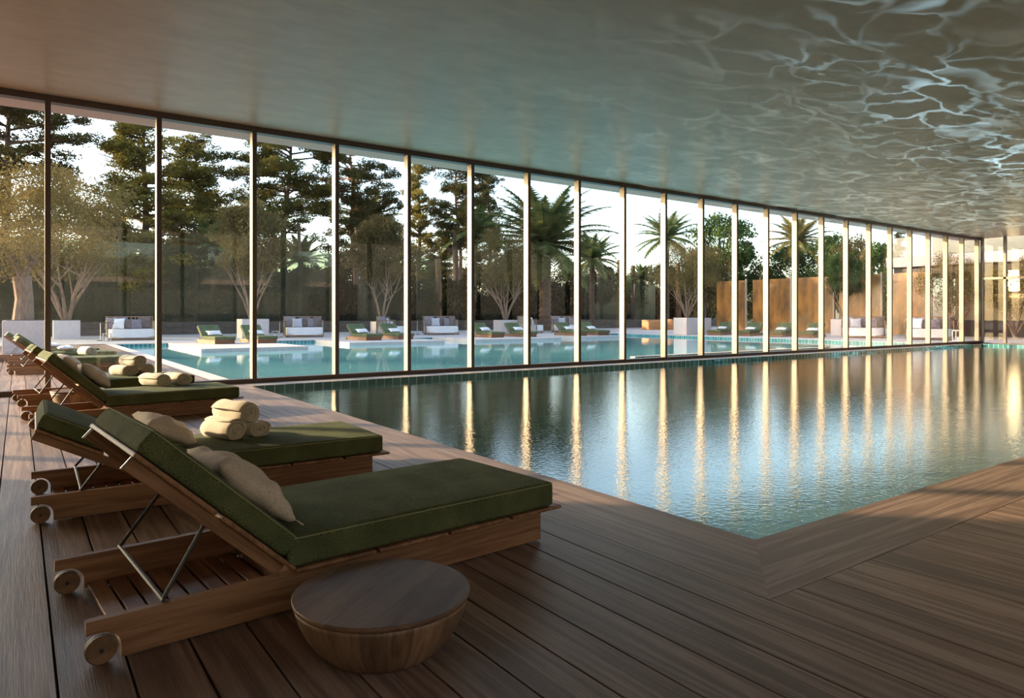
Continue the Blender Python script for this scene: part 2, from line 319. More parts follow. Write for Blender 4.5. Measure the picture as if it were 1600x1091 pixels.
def glass_mat(name, tint=(0.97, 0.98, 0.97), ior=1.45, rough=0.0, haze=0.0, hcol=(0.3, 0.4, 0.3)):
    m, nt, out = new_mat(name)
    tr = N(nt, 'ShaderNodeBsdfTransparent'); tr.inputs['Color'].default_value = (*tint, 1)
    gl = N(nt, 'ShaderNodeBsdfGlossy', Roughness=rough)
    mx = N(nt, 'ShaderNodeMixShader'); L(nt, schlick(nt, ((ior - 1) / (ior + 1)) ** 2 * 1.6), mx.inputs[0]); L(nt, gl.outputs[0], mx.inputs[2])
    if haze:
        df = N(nt, 'ShaderNodeBsdfDiffuse'); df.inputs['Color'].default_value = (*hcol, 1)
        ms = N(nt, 'ShaderNodeMixShader'); ms.inputs[0].default_value = haze
        L(nt, tr.outputs[0], ms.inputs[1]); L(nt, df.outputs[0], ms.inputs[2]); L(nt, ms.outputs[0], mx.inputs[1])
    else: L(nt, tr.outputs[0], mx.inputs[1])
    L(nt, mx.outputs[0], out.inputs['Surface'])
    return m
M['glass'] = glass_mat('window_glass')
M['fence_glass'] = glass_mat('green_haze_glass', tint=(0.70, 0.76, 0.64), ior=1.3, haze=0.22, hcol=(0.085, 0.095, 0.06))  # green diffuse haze stands in for greenery mirrored in the screens
M['balcony_glass'] = glass_mat('balcony_glass', tint=(0.75, 0.78, 0.78), ior=1.35, haze=0.2, hcol=(0.16, 0.16, 0.165))
M['amber'] = noise_mat('amber_reflection_panel', (0.045, 0.022, 0.008), (0.42, 0.17, 0.028), scale=(0.5, 0.9, 0.5), nscale=1.6, detail=10, rough=0.3, bump=0.2, spec=0.6)  # amber and dark blotches stand in for sunset reflected in glass

def leaf_mat(name, c1, c2, scale=0.8, trans=0.35, fine=None):
    m, nt, out = new_mat(name)
    tc = N(nt, 'ShaderNodeTexCoord')
    n = N(nt, 'ShaderNodeTexNoise', Scale=scale, Detail=4); L(nt, tc.outputs['Object'], n.inputs['Vector'])
    r = ramp(nt, [(0.35, c1), (0.65, c2)]); L(nt, n.outputs['Fac'], r.inputs['Fac'])
    oi = N(nt, 'ShaderNodeObjectInfo'); mr = N(nt, 'ShaderNodeMapRange'); mr.inputs['To Min'].default_value = 0.75; mr.inputs['To Max'].default_value = 1.2
    L(nt, oi.outputs['Random'], mr.inputs['Value']); h = N(nt, 'ShaderNodeHueSaturation'); L(nt, r.outputs[0], h.inputs['Color']); L(nt, mr.outputs[0], h.inputs['Value'])
    d = N(nt, 'ShaderNodeBsdfDiffuse'); t = N(nt, 'ShaderNodeBsdfTranslucent'); L(nt, h.outputs[0], d.inputs['Color']); L(nt, h.outputs[0], t.inputs['Color'])
    mx = N(nt, 'ShaderNodeMixShader'); mx.inputs[0].default_value = trans
    L(nt, d.outputs[0], mx.inputs[1]); L(nt, t.outputs[0], mx.inputs[2]); L(nt, mx.outputs[0], out.inputs['Surface'])
    return m
M['pine'] = leaf_mat('pine_needles', (0.06, 0.065, 0.018), (0.21, 0.18, 0.045))
M['pine_dark'] = leaf_mat('pine_needles_dark', (0.028, 0.034, 0.014), (0.12, 0.105, 0.035))
M['pine_gold'] = leaf_mat('pine_needles_golden', (0.07, 0.07, 0.016), (0.27, 0.22, 0.05))
M['olive'] = leaf_mat('olive_leaves', (0.09, 0.075, 0.03), (0.22, 0.165, 0.065))
M['palm'] = leaf_mat('palm_leaves', (0.06, 0.10, 0.035), (0.24, 0.26, 0.10))
M['palm_mid'] = leaf_mat('palm_leaves_sun_tint', (0.045, 0.08, 0.025), (0.24, 0.24, 0.08), scale=1.3)  # gold sunlight on the fronds is mixed into this leaf colour
M['palm_gold'] = leaf_mat('palm_leaves_golden', (0.14, 0.14, 0.04), (0.40, 0.32, 0.12))
M['broad'] = leaf_mat('broad_leaves', (0.03, 0.065, 0.02), (0.10, 0.15, 0.045))
M['shrub'] = leaf_mat('shrub_leaves', (0.012, 0.016, 0.008), (0.045, 0.05, 0.02))
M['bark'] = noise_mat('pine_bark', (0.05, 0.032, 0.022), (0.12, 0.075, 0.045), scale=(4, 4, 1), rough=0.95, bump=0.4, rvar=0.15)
M['bark_red_lit'] = noise_mat('red_and_orange_lit_bark', (0.16, 0.075, 0.04), (0.30, 0.15, 0.08), scale=(4, 4, 1), rough=0.95, bump=0.4)  # red bark, also standing in for orange light on two bare trunks
M['bark_olive'] = noise_mat('olive_bark', (0.16, 0.10, 0.065), (0.34, 0.22, 0.145), scale=(6, 6, 1.5), nscale=3, rough=0.95, bump=0.8, bdist=0.04)
M['bark_palm'] = noise_mat('palm_bark', (0.06, 0.035, 0.022), (0.20, 0.12, 0.075), scale=(3, 3, 6), nscale=3, rough=0.95, bump=0.9, bdist=0.05)

# ------------------------------------------------------------------ mesh helpers
def finish(name, bm, mat, parent=None, smooth=False, loc=None):
    me = bpy.data.meshes.new(name); bm.to_mesh(me); bm.free()
    me.materials.append(M[mat] if isinstance(mat, str) else mat)
    if smooth:
        for p in me.polygons: p.use_smooth = True
    o = bpy.data.objects.new(name, me); C.objects.link(o)
    if parent is not None: o.parent = parent
    if loc is not None: o.location = loc
    return o
def tag(o, label, cat, group=None, kind=None):
    o['label'] = label; o['category'] = cat
    if group: o['group'] = group
    if kind: o['kind'] = kind
    return o
def struct(o): o['kind'] = 'structure'; return o
def empty(name, loc=(0, 0, 0), rz=0.0):
    o = bpy.data.objects.new(name, None); C.objects.link(o); o.location = loc; o.rotation_euler = (0, 0, rz); o.empty_display_size = 0.2
    return o
def copy_tree(o, parent=None):
    c = o.copy(); C.objects.link(c)
    if parent is not None: c.parent = parent
    for ch in list(o.children): copy_tree(ch, c)
    return c
def add_box(bm, x0, x1, y0, y1, z0, z1, mtx=None):
    vs_ = [bm.verts.new((x, y, z)) for x in (x0, x1) for y in (y0, y1) for z in (z0, z1)]
    for f in ((0, 1, 3, 2), (4, 6, 7, 5), (0, 4, 5, 1), (2, 3, 7, 6), (0, 2, 6, 4), (1, 5, 7, 3)):
        bm.faces.new([vs_[i] for i in f])
    if mtx is not None:
        for v in vs_: v.co = mtx @ v.co
    return vs_
def rbox(x0, x1, y0, y1, z0, z1, r=0.005, seg=2):
    bm = bmesh.new(); add_box(bm, x0, x1, y0, y1, z0, z1)
    bmesh.ops.bevel(bm, geom=list(bm.edges), offset=r, segments=seg, affect='EDGES', profile=0.5)
    bmesh.ops.recalc_face_normals(bm, faces=bm.faces)
    return bm
def add_tube(bm, pts, radii, seg=8, cap=True):
    pts = [Vector(p) for p in pts]
    if not hasattr(radii, '__len__'): radii = [radii] * len(pts)
    rings = []
    for i, p in enumerate(pts):
        a = pts[max(i - 1, 0)]; b = pts[min(i + 1, len(pts) - 1)]
        d = (b - a).normalized()
        up = Vector((0, 0, 1)) if abs(d.z) < 0.9 else Vector((1, 0, 0))
        u = d.cross(up).normalized(); w = d.cross(u)
        rings.append([bm.verts.new(p + (u * math.cos(t) + w * math.sin(t)) * radii[i]) for t in [2 * math.pi * k / seg for k in range(seg)]])
    for a, b in zip(rings, rings[1:]):
        for k in range(seg): bm.faces.new((a[k], a[(k + 1) % seg], b[(k + 1) % seg], b[k]))
    if cap and seg > 2:
        bm.faces.new(rings[0][::-1]); bm.faces.new(rings[-1])
def tube(pts, radii, seg=8): bm = bmesh.new(); add_tube(bm, pts, radii, seg); return bm
def lathe(profile, seg=48):
    bm = bmesh.new(); rings = []
    for r, z in profile: rings.append([bm.verts.new((r * math.cos(2 * math.pi * k / seg), r * math.sin(2 * math.pi * k / seg), z)) for k in range(seg)])
    for a, b in zip(rings, rings[1:]):
        for k in range(seg): bm.faces.new((a[k], a[(k + 1) % seg], b[(k + 1) % seg], b[k]))
    bm.faces.new(rings[0][::-1]); bm.faces.new(rings[-1])
    return bm
def add_quad(bm, a, b, c, d): bm.faces.new([bm.verts.new(p) for p in (a, b, c, d)])
def prism(poly, y0, y1):
    "polygon in x-z, extruded along y"
    bm = bmesh.new()
    a = [bm.verts.new((x, y0, z)) for x, z in poly]; b = [bm.verts.new((x, y1, z)) for x, z in poly]
    bm.faces.new(a); bm.faces.new(b[::-1]); n = len(poly)
    for i in range(n): bm.faces.new((a[i], b[i], b[(i + 1) % n], a[(i + 1) % n]))
    bmesh.ops.recalc_face_normals(bm, faces=bm.faces)
    return bm

# ------------------------------------------------------------------ floor and decks
def boards(x_from, x_to, y0, y1, z=0.0, origin=2.574, w=BW, gap=0.009):
    bm = bmesh.new()
    k = math.floor((x_from - origin) / w + 1e-6)
    while origin + k * w < x_to - 1e-4:
        a = max(origin + k * w + gap / 2, x_from); b = min(origin + (k + 1) * w - gap / 2, x_to)
        if b - a > 0.01: add_box(bm, a, b, y0, y1, z - 0.025, z)
        k += 1
    return bm
fl = finish('floor', boards(X_L, 2.574 - 0.004, -4.5, Y_GLASS), 'deck'); struct(fl)
f2 = boards(2.574 + 0.0045, X_R, -4.5, 1.745 - 0.006)
f2 = finish('floor_near_side', f2, 'deck'); struct(f2)
gp = bmesh.new()
add_box(gp, X_L, 2.574, -4.5, 12.72, -0.06, -0.026); add_box(gp, 2.574, X_R, -4.5, 1.745, -0.06, -0.026)
struct(finish('floor_underlay', gp, 'gap'))
# mitred border around the pool
bm = bmesh.new()
def slab(bm, poly, z0, z1):
    a = [bm.verts.new((x, y, z0)) for x, y in poly]; b = [bm.verts.new((x, y, z1)) for x, y in poly]
    bm.faces.new(a[::-1]); bm.faces.new(b); n = len(poly)
    for i in range(n): bm.faces.new((a[i], a[(i + 1) % n], b[(i + 1) % n], b[i]))
slab(bm, [(2.574, 1.745), (PX0, PY0), (PX0, Y_GLASS), (2.574, Y_GLASS)], -0.06, 0.0)
struct(finish('trim_1', bm, 'deck_y'))
bm = bmesh.new(); slab(bm, [(2.574, 1.745), (X_R, 1.745), (X_R, PY0), (PX0, PY0)], -0.06, 0.0)
struct(finish('trim_2', bm, 'deck_x'))

# inner pool basin and water
def basin(x0, x1, y0, y1, zt, depth, mat, holes=None, name='pool_basin'):
    bm = bmesh.new(); t = 0.25; zb = zt - depth
    add_box(bm, x0 - t, x1 + t, y0 - t, y1 + t, zb - 0.2, zb)
    add_box(bm, x0 - t, x0, y0 - t, y1 + t, zb, zt); add_box(bm, x1, x1 + t, y0 - t, y1 + t, zb, zt)
    add_box(bm, x0, x1, y0 - t, y0, zb, zt); add_box(bm, x0, x1, y1, y1 + t, zb, zt)
    return struct(finish(name, bm, mat))
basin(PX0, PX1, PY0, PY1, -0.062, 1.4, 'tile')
bm = bmesh.new()     # waterline tile bands
add_box(bm, PX0, PX1, PY1 - 0.008, PY1 + 0.02, -0.17, -0.002)
add_box(bm, PX1 - 0.008, PX1 + 0.02, PY0, PY1, -0.17, -0.002)
struct(finish('trim_3', bm, 'tile_band'))
bm = bmesh.new(); add_quad(bm, (PX0, PY0, WZ), (PX1, PY0, WZ), (PX1, PY1, WZ), (PX0, PY1, WZ))
wi = finish('pool_water', bm, 'water'); tag(wi, 'still blue-green water of the indoor pool reflecting the tall window bars', 'water', kind='stuff')
bm = bmesh.new(); add_box(bm, PX0, X_R, PY1, Y_GLASS - 0.02, -0.06, 0.0); add_box(bm, PX1, X_R, PY0, PY1, -0.06, 0.0)
struct(finish('trim_4', bm, 'sill'))

# ceiling, walls
bm = bmesh.new(); add_box(bm, X_L - 0.3, X_R + 0.5, -4.8, Y_GLASS + 0.2, Z_CEIL, Z_CEIL + 0.5); struct(finish('ceiling', bm, 'ceiling'))
bm = bmesh.new(); add_box(bm, X_L - 0.3, X_R + 0.5, Y_GLASS + 0.2, Y_GLASS + 1.0, Z_CEIL - 0.02, Z_CEIL + 0.5); struct(finish('roof_overhang', bm, 'soffit'))
bm = bmesh.new(); add_box(bm, X_L - 0.3, X_L, -4.8, Y_GLASS + 0.2, -0.06, Z_CEIL); struct(finish('wall_left', bm, 'wall'))
# unseen glazed back and facade behind the camera, added to send warm fill indoors
bm = bmesh.new(); add_box(bm, X_L, X_R + 0.3, -4.8, -4.5, -0.06, 0.12)
for k in range(21): add_box(bm, X_L + k * 2.0, X_L + k * 2.0 + 0.1, -4.8, -4.5, 0.12, Z_CEIL)
struct(finish('added_wall_back', bm, 'frame_dark'))
bm = bmesh.new(); add_quad(bm, (X_L, -4.6, 0.12), (X_R, -4.6, 0.12), (X_R, -4.6, Z_CEIL), (X_L, -4.6, Z_CEIL)); struct(finish('window_40', bm, 'glass'))
bm = bmesh.new(); add_box(bm, -45, 60, -15.4, -15.0, -0.3, 9.0); struct(finish('fill_facade', bm, 'added_facade'))
bm = bmesh.new(); add_box(bm, -45, 60, -15.0, -4.8, -0.3, -0.02); struct(finish('fill_court_paving', bm, 'added_facade'))
bm = bmesh.new(); add_box(bm, X_R, X_R + 0.3, -4.8, 9.6, -0.06, Z_CEIL); struct(finish('wall_right', bm, 'wall'))

# glass wall: one window per bay, each with its pane and its bar
k0, k1 = -4, 22
zt_rail = Z_CEIL - 0.10
bm = bmesh.new(); add_box(bm, X_L, X_R + 0.1, Y_GLASS, Y_GLASS + 0.17, zt_rail, Z_CEIL - 0.001); struct(finish('trim_5', bm, 'frame_dark'))
bm = bmesh.new(); add_box(bm, X_L, X_R + 0.1, Y_GLASS - 0.02, Y_GLASS + 0.17, 0.0, 0.075); struct(finish('trim_6', bm, 'frame_dark'))
for i, k in enumerate(range(k0, k1 + 1)):
    x = MX0 + MDX * k
    w = struct(empty('window_%d' % (i + 1), (x, Y_GLASS, 0)))
    finish('mullion', rbox(-0.036, 0.036, 0.0, 0.165, 0.075, zt_rail, 0.004, 1), 'bronze', w)
    finish('cap', rbox(-0.038, 0.038, -0.010, 0.0, 0.075, zt_rail, 0.002, 1), 'frame_dark', w)  # dark front strip stands in for shade on the bar's room side
    if k < k1:
        bm = bmesh.new(); add_quad(bm, (0.036, 0.15, 0.075), (MDX - 0.036, 0.15, 0.075), (MDX - 0.036, 0.15, zt_rail), (0.036, 0.15, zt_rail))
        finish('pane', bm, 'glass', w)
# end wall at the right: glazed with bronze bars
for j, y in enumerate((Y_GLASS - 0.05, Y_GLASS - 0.9, Y_GLASS - 1.9, Y_GLASS - 2.9)):
    w = struct(empty('window_%d' % (50 + j), (X_R, y, 0)))
    finish('mullion', rbox(0.0, 0.14, -0.05, 0.05, 0.0, Z_CEIL - 0.002, 0.004, 1), 'bronze', w)
    bm = bmesh.new(); add_quad(bm, (0.1, -0.85, 0.05), (0.1, -0.05, 0.05), (0.1, -0.05, 4.4), (0.1, -0.85, 4.4)); finish('pane', bm, 'glass', w)
    finish('rail', rbox(0.0, 0.14, -0.9, -0.05, 2.7, 2.8, 0.004, 1), 'bronze', w)

# ------------------------------------------------------------------ sun lounger
def lounger_beam(y0, y1):
    poly = [(0, 0.008), (0, 0.155), (2.08, 0.155), (2.08, 0.108)]
    for a in range(0, 91, 15):   # notch round the wheel
        t = R(a + 0); poly.append((2.035 + 0.062 * math.cos(R(90) + t) , 0.05 + 0.06 * math.sin(R(90) + t)))
    poly.append((2.035 - 0.062, 0.008))
    return prism(poly, y0, y1)
def mattress(L_, W_, T_, r=0.022):
    bm = bmesh.new(); add_box(bm, 0, L_, 0, W_, 0, T_)
    bmesh.ops.bevel(bm, geom=list(bm.edges), offset=r, segments=4, affect='EDGES', profile=0.5)
    bmesh.ops.subdivide_edges(bm, edges=[e for e in bm.edges if e.calc_length() > 0.3], cuts=10, use_grid_fill=True)
    for v in bm.verts:
        fx, fy = v.co.x / L_, v.co.y / W_
        if v.co.z > T_ * 0.6: v.co.z += 0.014 * (max(0, math.sin(math.pi * min(1, max(0, fx)))) ** 0.4) * (max(0, math.sin(math.pi * min(1, max(0, fy)))) ** 0.5)
    bmesh.ops.recalc_face_normals(bm, faces=bm.faces)
    return bm
def mattress_piping(L_, W_, T_, r=0.022):
    bm = bmesh.new()
    for z in (T_ - 0.006,):
        q = 0.006
        pts = []
        for (cx_, cy_, a0) in ((L_ - r, r, -90), (L_ - r, W_ - r, 0), (r, W_ - r, 90), (r, r, 180)):
            for a in range(0, 91, 30):
                t = R(a0 + a); pts.append((cx_ + (r - q + 0.003) * math.cos(t), cy_ + (r - q + 0.003) * math.sin(t), z))
        pts.append(pts[0])
        add_tube(bm, pts, 0.0024, 6, cap=False)
    return bm
def make_lounger(angle):
    # local x runs from the foot to the head, y from the near beam to the far beam
    t = empty('sun_lounger')
    W = 0.81
    ya, yb = 0.0, 0.036
    finish('side_beam', lounger_beam(0, 0.036), 'teak', t)
    finish('side_beam', lounger_beam(W - 0.036, W), 'teak', t)
    finish('cross_beam', rbox(0.02, 0.05, 0.036, W - 0.036, 0.02, 0.15, 0.003, 1), 'teak_y', t)
    finish('cross_beam', rbox(1.30, 1.33, 0.036, W - 0.036, 0.02, 0.15, 0.003, 1), 'teak_y', t)
    # low slatted shelf
    for k in range(8):
        x = 1.35 + k * 0.078
        finish('shelf_slat', rbox(x, x + 0.067, 0.037, W - 0.037, 0.018, 0.034, 0.002, 1), 'teak_y', t)
    for (a, b) in ((-0.127, 0.215), (0.235, 0.595), (0.612, 0.975), (0.992, 1.355)):
        finish('seat_slat', rbox(a, b, -0.03, W + 0.03, 0.1555, 0.174, 0.006, 2), 'teak_y', t)
    # wheels
    for (a, b) in ((-0.004, 0.034), (W - 0.034, W + 0.004)):
        wh = lathe([(0.012, 0), (0.044, 0), (0.0485, 0.004), (0.0485, 0.017), (0.046, 0.019), (0.0485, 0.021), (0.0485, b - a - 0.004), (0.044, b - a), (0.012, b - a)], 32)
        w = finish('wheel', wh, 'teak_z', t, loc=(2.035, b, 0.0487)); w.rotation_euler = (R(90), 0, 0)
        hb = lathe([(0.0, -0.003), (0.008, -0.003), (0.008, b - a + 0.003), (0.0, b - a + 0.003)], 12); finish('hub', hb, 'metal_dark', w)
    # backrest (pivots about the hinge)
    piv = empty('backrest'); piv.parent = t; piv.location = (1.365, 0, 0.178); piv.rotation_euler = (0, -angle, 0)
    for (a, b) in ((-0.01, 0.375), (0.405, 0.785)):
        finish('backrest_slat', rbox(a, b, -0.03, W + 0.03, -0.009, 0.010, 0.006, 2), 'teak_y', piv)
    for y in (0.0, W - 0.03):
        finish('backrest_rail', rbox(0.03, 0.775, y, y + 0.03, -0.058, -0.010, 0.003, 1), 'teak', piv)
    for y in (0.004, W - 0.012):
        finish('bracket', rbox(0.775, 0.779, y, y + 0.008, -0.062, -0.010, 0.001, 1), 'metal_light', piv)
    bk = finish('back_mattress', mattress(0.735, 0.85, 0.092), 'green', piv, loc=(0.055, -0.02, 0.012))
    finish('piping', mattress_piping(0.735, 0.85, 0.092), 'piping', bk)
    # prop: two arms and a cross bar
    ca, sa = math.cos(angle), math.sin(angle)
    ax, az = 1.365 + 0.375 * ca + 0.058 * sa, 0.178 + 0.375 * sa - 0.058 * ca
    bm = bmesh.new()
    for y in (0.08, W - 0.08):
        add_tube(bm, [(ax, y, az), (1.835, y - (0.05 if y < 0.4 else -0.05), 0.163)], 0.008, 6)
    add_tube(bm, [(1.835, 0.015, 0.163), (1.835, W - 0.015, 0.163)], 0.008, 6)
    finish('prop_bar', bm, 'metal_dark', t)
    s = finish('seat_mattress', mattress(1.465, 0.85, 0.125), 'green', t, loc=(-0.08, -0.02, 0.176))
    finish('piping', mattress_piping(1.465, 0.85, 0.125), 'piping', s)
    return t
# The lounger is symmetric, so a plain rotation by pi + phi works with the near beam at local y = W.
LW = 0.81
def put(t, A, phi):
    t.rotation_euler = (0, 0, math.pi + phi)
    nx, ny = -math.sin(phi), math.cos(phi)
    t.location = (A[0] + nx * LW, A[1] + ny * LW, 0)
    return t
IG = 'green-cushioned loungers lined up beside the indoor pool'
l1 = put(make_lounger(R(42.9)), (2.26, 2.906), 0.078); tag(l1, 'nearest green-cushioned teak sun lounger, beside the round wooden stool', 'sun lounger', IG)
l2 = put(make_lounger(R(27.7)), (2.138, 4.779), -0.015); tag(l2, 'teak sun lounger with a low backrest and three towels, second from the camera', 'sun lounger', IG)
l3 = put(make_lounger(R(43.2)), (2.164, 8.998), 0.085); tag(l3, 'teak sun lounger with two rolled towels on its green mattress', 'sun lounger', IG)
l4 = put(copy_tree(l3), (2.066, 11.185 - 0.02), 0.07); tag(l4, 'farthest indoor sun lounger, against the glass, with a towel pile', 'sun lounger', IG)

# ------------------------------------------------------------------ pillows and towels
def pillow_bm(a, b, t, seed=0, n=28):
    rnd = random.Random(seed)
    ph = [rnd.uniform(0, 6.28) for _ in range(6)]
    bm = bmesh.new(); top = {}; bot = {}
    for i in range(n + 1):
        for j in range(n + 1):
            u, v = -1 + 2 * i / n, -1 + 2 * j / n
            px = u * (1 - 0.10 * (1 - v * v) ) * a / 2 * (1 + 0.0)
            py = v * (1 - 0.10 * (1 - u * u)) * b / 2
            # corners stay, edges pull in
            h = ((1 - u ** 2) ** 0.42) * ((1 - v ** 2) ** 0.42) * t / 2 if abs(u) < 1 and abs(v) < 1 else 0
            wr = 0.035 * t * (math.sin(5 * u + 3 * v + ph[0]) + math.sin(9 * v - 4 * u + ph[1]) + math.sin(7 * u * v * 2 + ph[2])) * (1 if h > 0 else 0) * min(1, h / (0.2 * t))
            edge = (i in (0, n)) or (j in (0, n))
            top[i, j] = bm.verts.new((px, py, h + wr))
            bot[i, j] = top[i, j] if edge else bm.verts.new((px, py, -h * 0.85 + wr * 0.5))
    for i in range(n):
        for j in range(n):
            bm.faces.new((top[i, j], top[i + 1, j], top[i + 1, j + 1], top[i, j + 1]))
            q = (bot[i, j], bot[i, j + 1], bot[i + 1, j + 1], bot[i + 1, j])
            if len(set(q)) == 4:
                try: bm.faces.new(q)
                except ValueError: pass
    return bm
def pillow(name, mat, size, mtx, label, cat, group=None, seed=0, loop=False):
    o = finish(name, pillow_bm(*size, seed=seed, n=28 if loop else 14), mat, smooth=True)
    o.matrix_world = mtx
    tag(o, label, cat, group)
    if loop:
        a, b = size[0] / 2, size[1] / 2
        bm = bmesh.new()
        pts = [(-a + 0.008 - 0.016 * (1 - math.cos(R(t))), b - 0.008 + 0.010 * math.sin(R(t)) + 0.008 * (1 - math.cos(R(t))), 0.0) for t in range(0, 361, 24)]
        add_tube(bm, pts, 0.0032, 5, cap=False)
        lo = finish('corner_loop', bm, mat, o)
    return o
def lframe(t, x, y, z, incl=0.0, yaw=0.0):
    "matrix on lounger t: local point, tilted back by incl about the lounger's width"
    m = Matrix.Translation(t.location) @ Matrix.Rotation(t.rotation_euler.z, 4, 'Z')
    return m @ Matrix.Translation((x, y, z)) @ Matrix.Rotation(-incl, 4, 'Y') @ Matrix.Rotation(yaw, 4, 'Z')

def spiral_profile(rad, turns, thick, flat, seed):
    rnd = random.Random(seed)
    p0 = rnd.uniform(0, 6.28)
    pts = []; n = int(turns * 26)
    for i in range(n + 1):
        th = 2 * math.pi * turns * i / n
        r = 0.008 + (rad - thick / 2 - 0.008) * i / n
        wob = 1 + 0.05 * math.sin(2 * th + p0) + 0.03 * math.sin(3 * th + 2 * p0)
        pts.append((th + p0, r * wob))
    return pts
def towel_bm(rad, length, turns=4.2, flat=0.82, seed=0):
    rnd = random.Random(seed)
    pitch = (rad - 0.008) / turns; th_ = pitch * 0.80
    pts = spiral_profile(rad, turns, th_, flat, seed)
    bm = bmesh.new(); rings = []
    n = len(pts)
    for i, (a, r) in enumerate(pts):
        e = 0.006 * math.sin(a * 1.7 + seed)
        hl = length / 2 + e - 0.010 * math.cos(a * 0.5) * (i / n)
        ro, ri = r + th_ / 2, r - th_ / 2
        prof = [(ri, -hl + th_ * .35), (ri + th_ * 0.25, -hl), (ro - th_ * 0.25, -hl), (ro, -hl + th_ * .35), (ro, -hl * 0.4), (ro, hl * 0.4), (ro, hl - th_ * .35), (ro - th_ * 0.25, hl), (ri + th_ * 0.25, hl), (ri, hl - th_ * .35)]
        ring = []
        for (q, y) in prof:
            q2 = max(q, 0.001)
            x, z = q2 * math.cos(a), q2 * math.sin(a) * flat
            if i > n * 0.7: z += 0.004 * math.sin(y * 30 + seed) ; x += 0.003 * math.sin(y * 22 + a)
            ring.append(bm.verts.new((x, y, z)))
        rings.append(ring)
    m = len(rings[0])
    for a, b in zip(rings, rings[1:]):
        for k in range(m): bm.faces.new((a[k], b[k], b[(k + 1) % m], a[(k + 1) % m]))
    bm.faces.new(rings[0]); bm.faces.new(rings[-1][::-1])
    lo = min(v.co.z for v in bm.verts)
    for v in bm.verts:
        if v.co.z < lo + rad * 0.16: v.co.z = lo + rad * 0.16 + (v.co.z - lo - rad * 0.16) * 0.25
    bmesh.ops.recalc_face_normals(bm, faces=bm.faces)
    return bm
def towel(loc, rz, rad, length, label, group, seed=0, flat=0.82):
    bm = towel_bm(rad, length, seed=seed, flat=flat)
    lo = min(v.co.z for v in bm.verts)
    for v in bm.verts: v.co.z -= lo
    o = finish('rolled_towel', bm, 'towel', smooth=True, loc=loc); o.rotation_euler = (0, 0, rz)
    tag(o, label, 'towel', group)
    return o
ZM = 0.317
TG = 'cream towels rolled up on the indoor loungers'
towel((1.195, 5.24, ZM), R(22), 0.100, 0.31, 'cream rolled towel, lower left of the three on the second lounger', TG, 1)
towel((1.385, 5.30, ZM), R(18), 0.088, 0.30, 'cream rolled towel, lower right of the three on the second lounger', TG, 2, 0.72)
towel((1.285, 5.26, ZM + 0.108), R(24), 0.102, 0.32, 'cream rolled towel on top of the pile on the second lounger', TG, 3)
towel((1.385, 9.62, ZM), R(26), 0.118, 0.38, 'left of two cream rolled towels on the third lounger', TG, 4, 0.72)
towel((1.650, 9.68, ZM), R(20), 0.118, 0.38, 'right of two cream rolled towels on the third lounger', TG, 5, 0.72)
towel((1.25, 11.60, ZM), R(24), 0.118, 0.38, 'lower left rolled towel of the pile on the lounger by the glass', TG, 6, 0.75)
towel((1.50, 11.62, ZM), R(20), 0.118, 0.38, 'lower right rolled towel of the pile on the lounger by the glass', TG, 7, 0.75)
towel((1.375, 11.61, ZM + 0.125), R(24), 0.118, 0.40, 'topmost rolled towel of the pile on the lounger by the glass', TG, 8, 0.75)
PG = 'linen pillows on the indoor loungers'
pillow('pillow', 'linen', (0.42, 0.62, 0.185), lframe(l1, 1.425, 0.37, 0.445, R(42), R(-4)), 'sand-coloured linen pillow with a corner loop on the nearest lounger', 'pillow', PG, 1, loop=True)
pillow('pillow', 'linen', (0.36, 0.50, 0.16), lframe(l2, 1.33, 0.36, 0.42, R(26), R(6)), 'beige crumpled pillow on the second lounger, left of its towels', 'pillow', PG, 2, loop=False)
pillow('pillow', 'linen', (0.40, 0.52, 0.17), lframe(l3, 1.43, 0.42, 0.50, R(44), R(-5)), 'beige pillow leaning on the backrest of the third lounger', 'pillow', PG, 3)
pillow('pillow', 'linen', (0.40, 0.52, 0.17), lframe(l4, 1.43, 0.42, 0.50, R(44), R(4)), 'beige pillow on the indoor lounger by the glass, half hidden', 'pillow', PG, 4)

# ------------------------------------------------------------------ round stools
def stool(name, loc, r, h, label, rz=0.0):
    t = empty(name, loc, rz)
    prof = [(r * 0.62, 0.0), (r * 0.66, 0.004), (r * 0.76, h * 0.18), (r * 0.86, h * 0.40), (r * 0.93, h * 0.62), (r * 0.972, h * 0.82), (r * 0.985, h * 0.905)]
    body = lathe(prof, 64)
    # staves: fine grooves
    for v in body.verts: pass
    finish('body', body, 'stool_side', t, smooth=False)
    top = lathe([(r * 0.975, h * 0.905), (r * 0.992, h * 0.915), (r, h * 0.94), (r, h * 0.985), (r * 0.992, h)], 64)
    finish('top', top, 'stool_top', t)
    for n_ in t.children:
        for p in n_.data.polygons: p.use_smooth = (len(p.vertices) == 4)
    tag(t, label, 'stool', 'round wooden stools')
    return t
stool('stool', (1.075, 2.315, 0), 0.316, 0.205, 'round drum-shaped dark wooden stool in the foreground', R(35))
stool('stool', (0.62, 10.45, 0), 0.30, 0.24, 'round wooden stool between the two far indoor loungers', R(20))

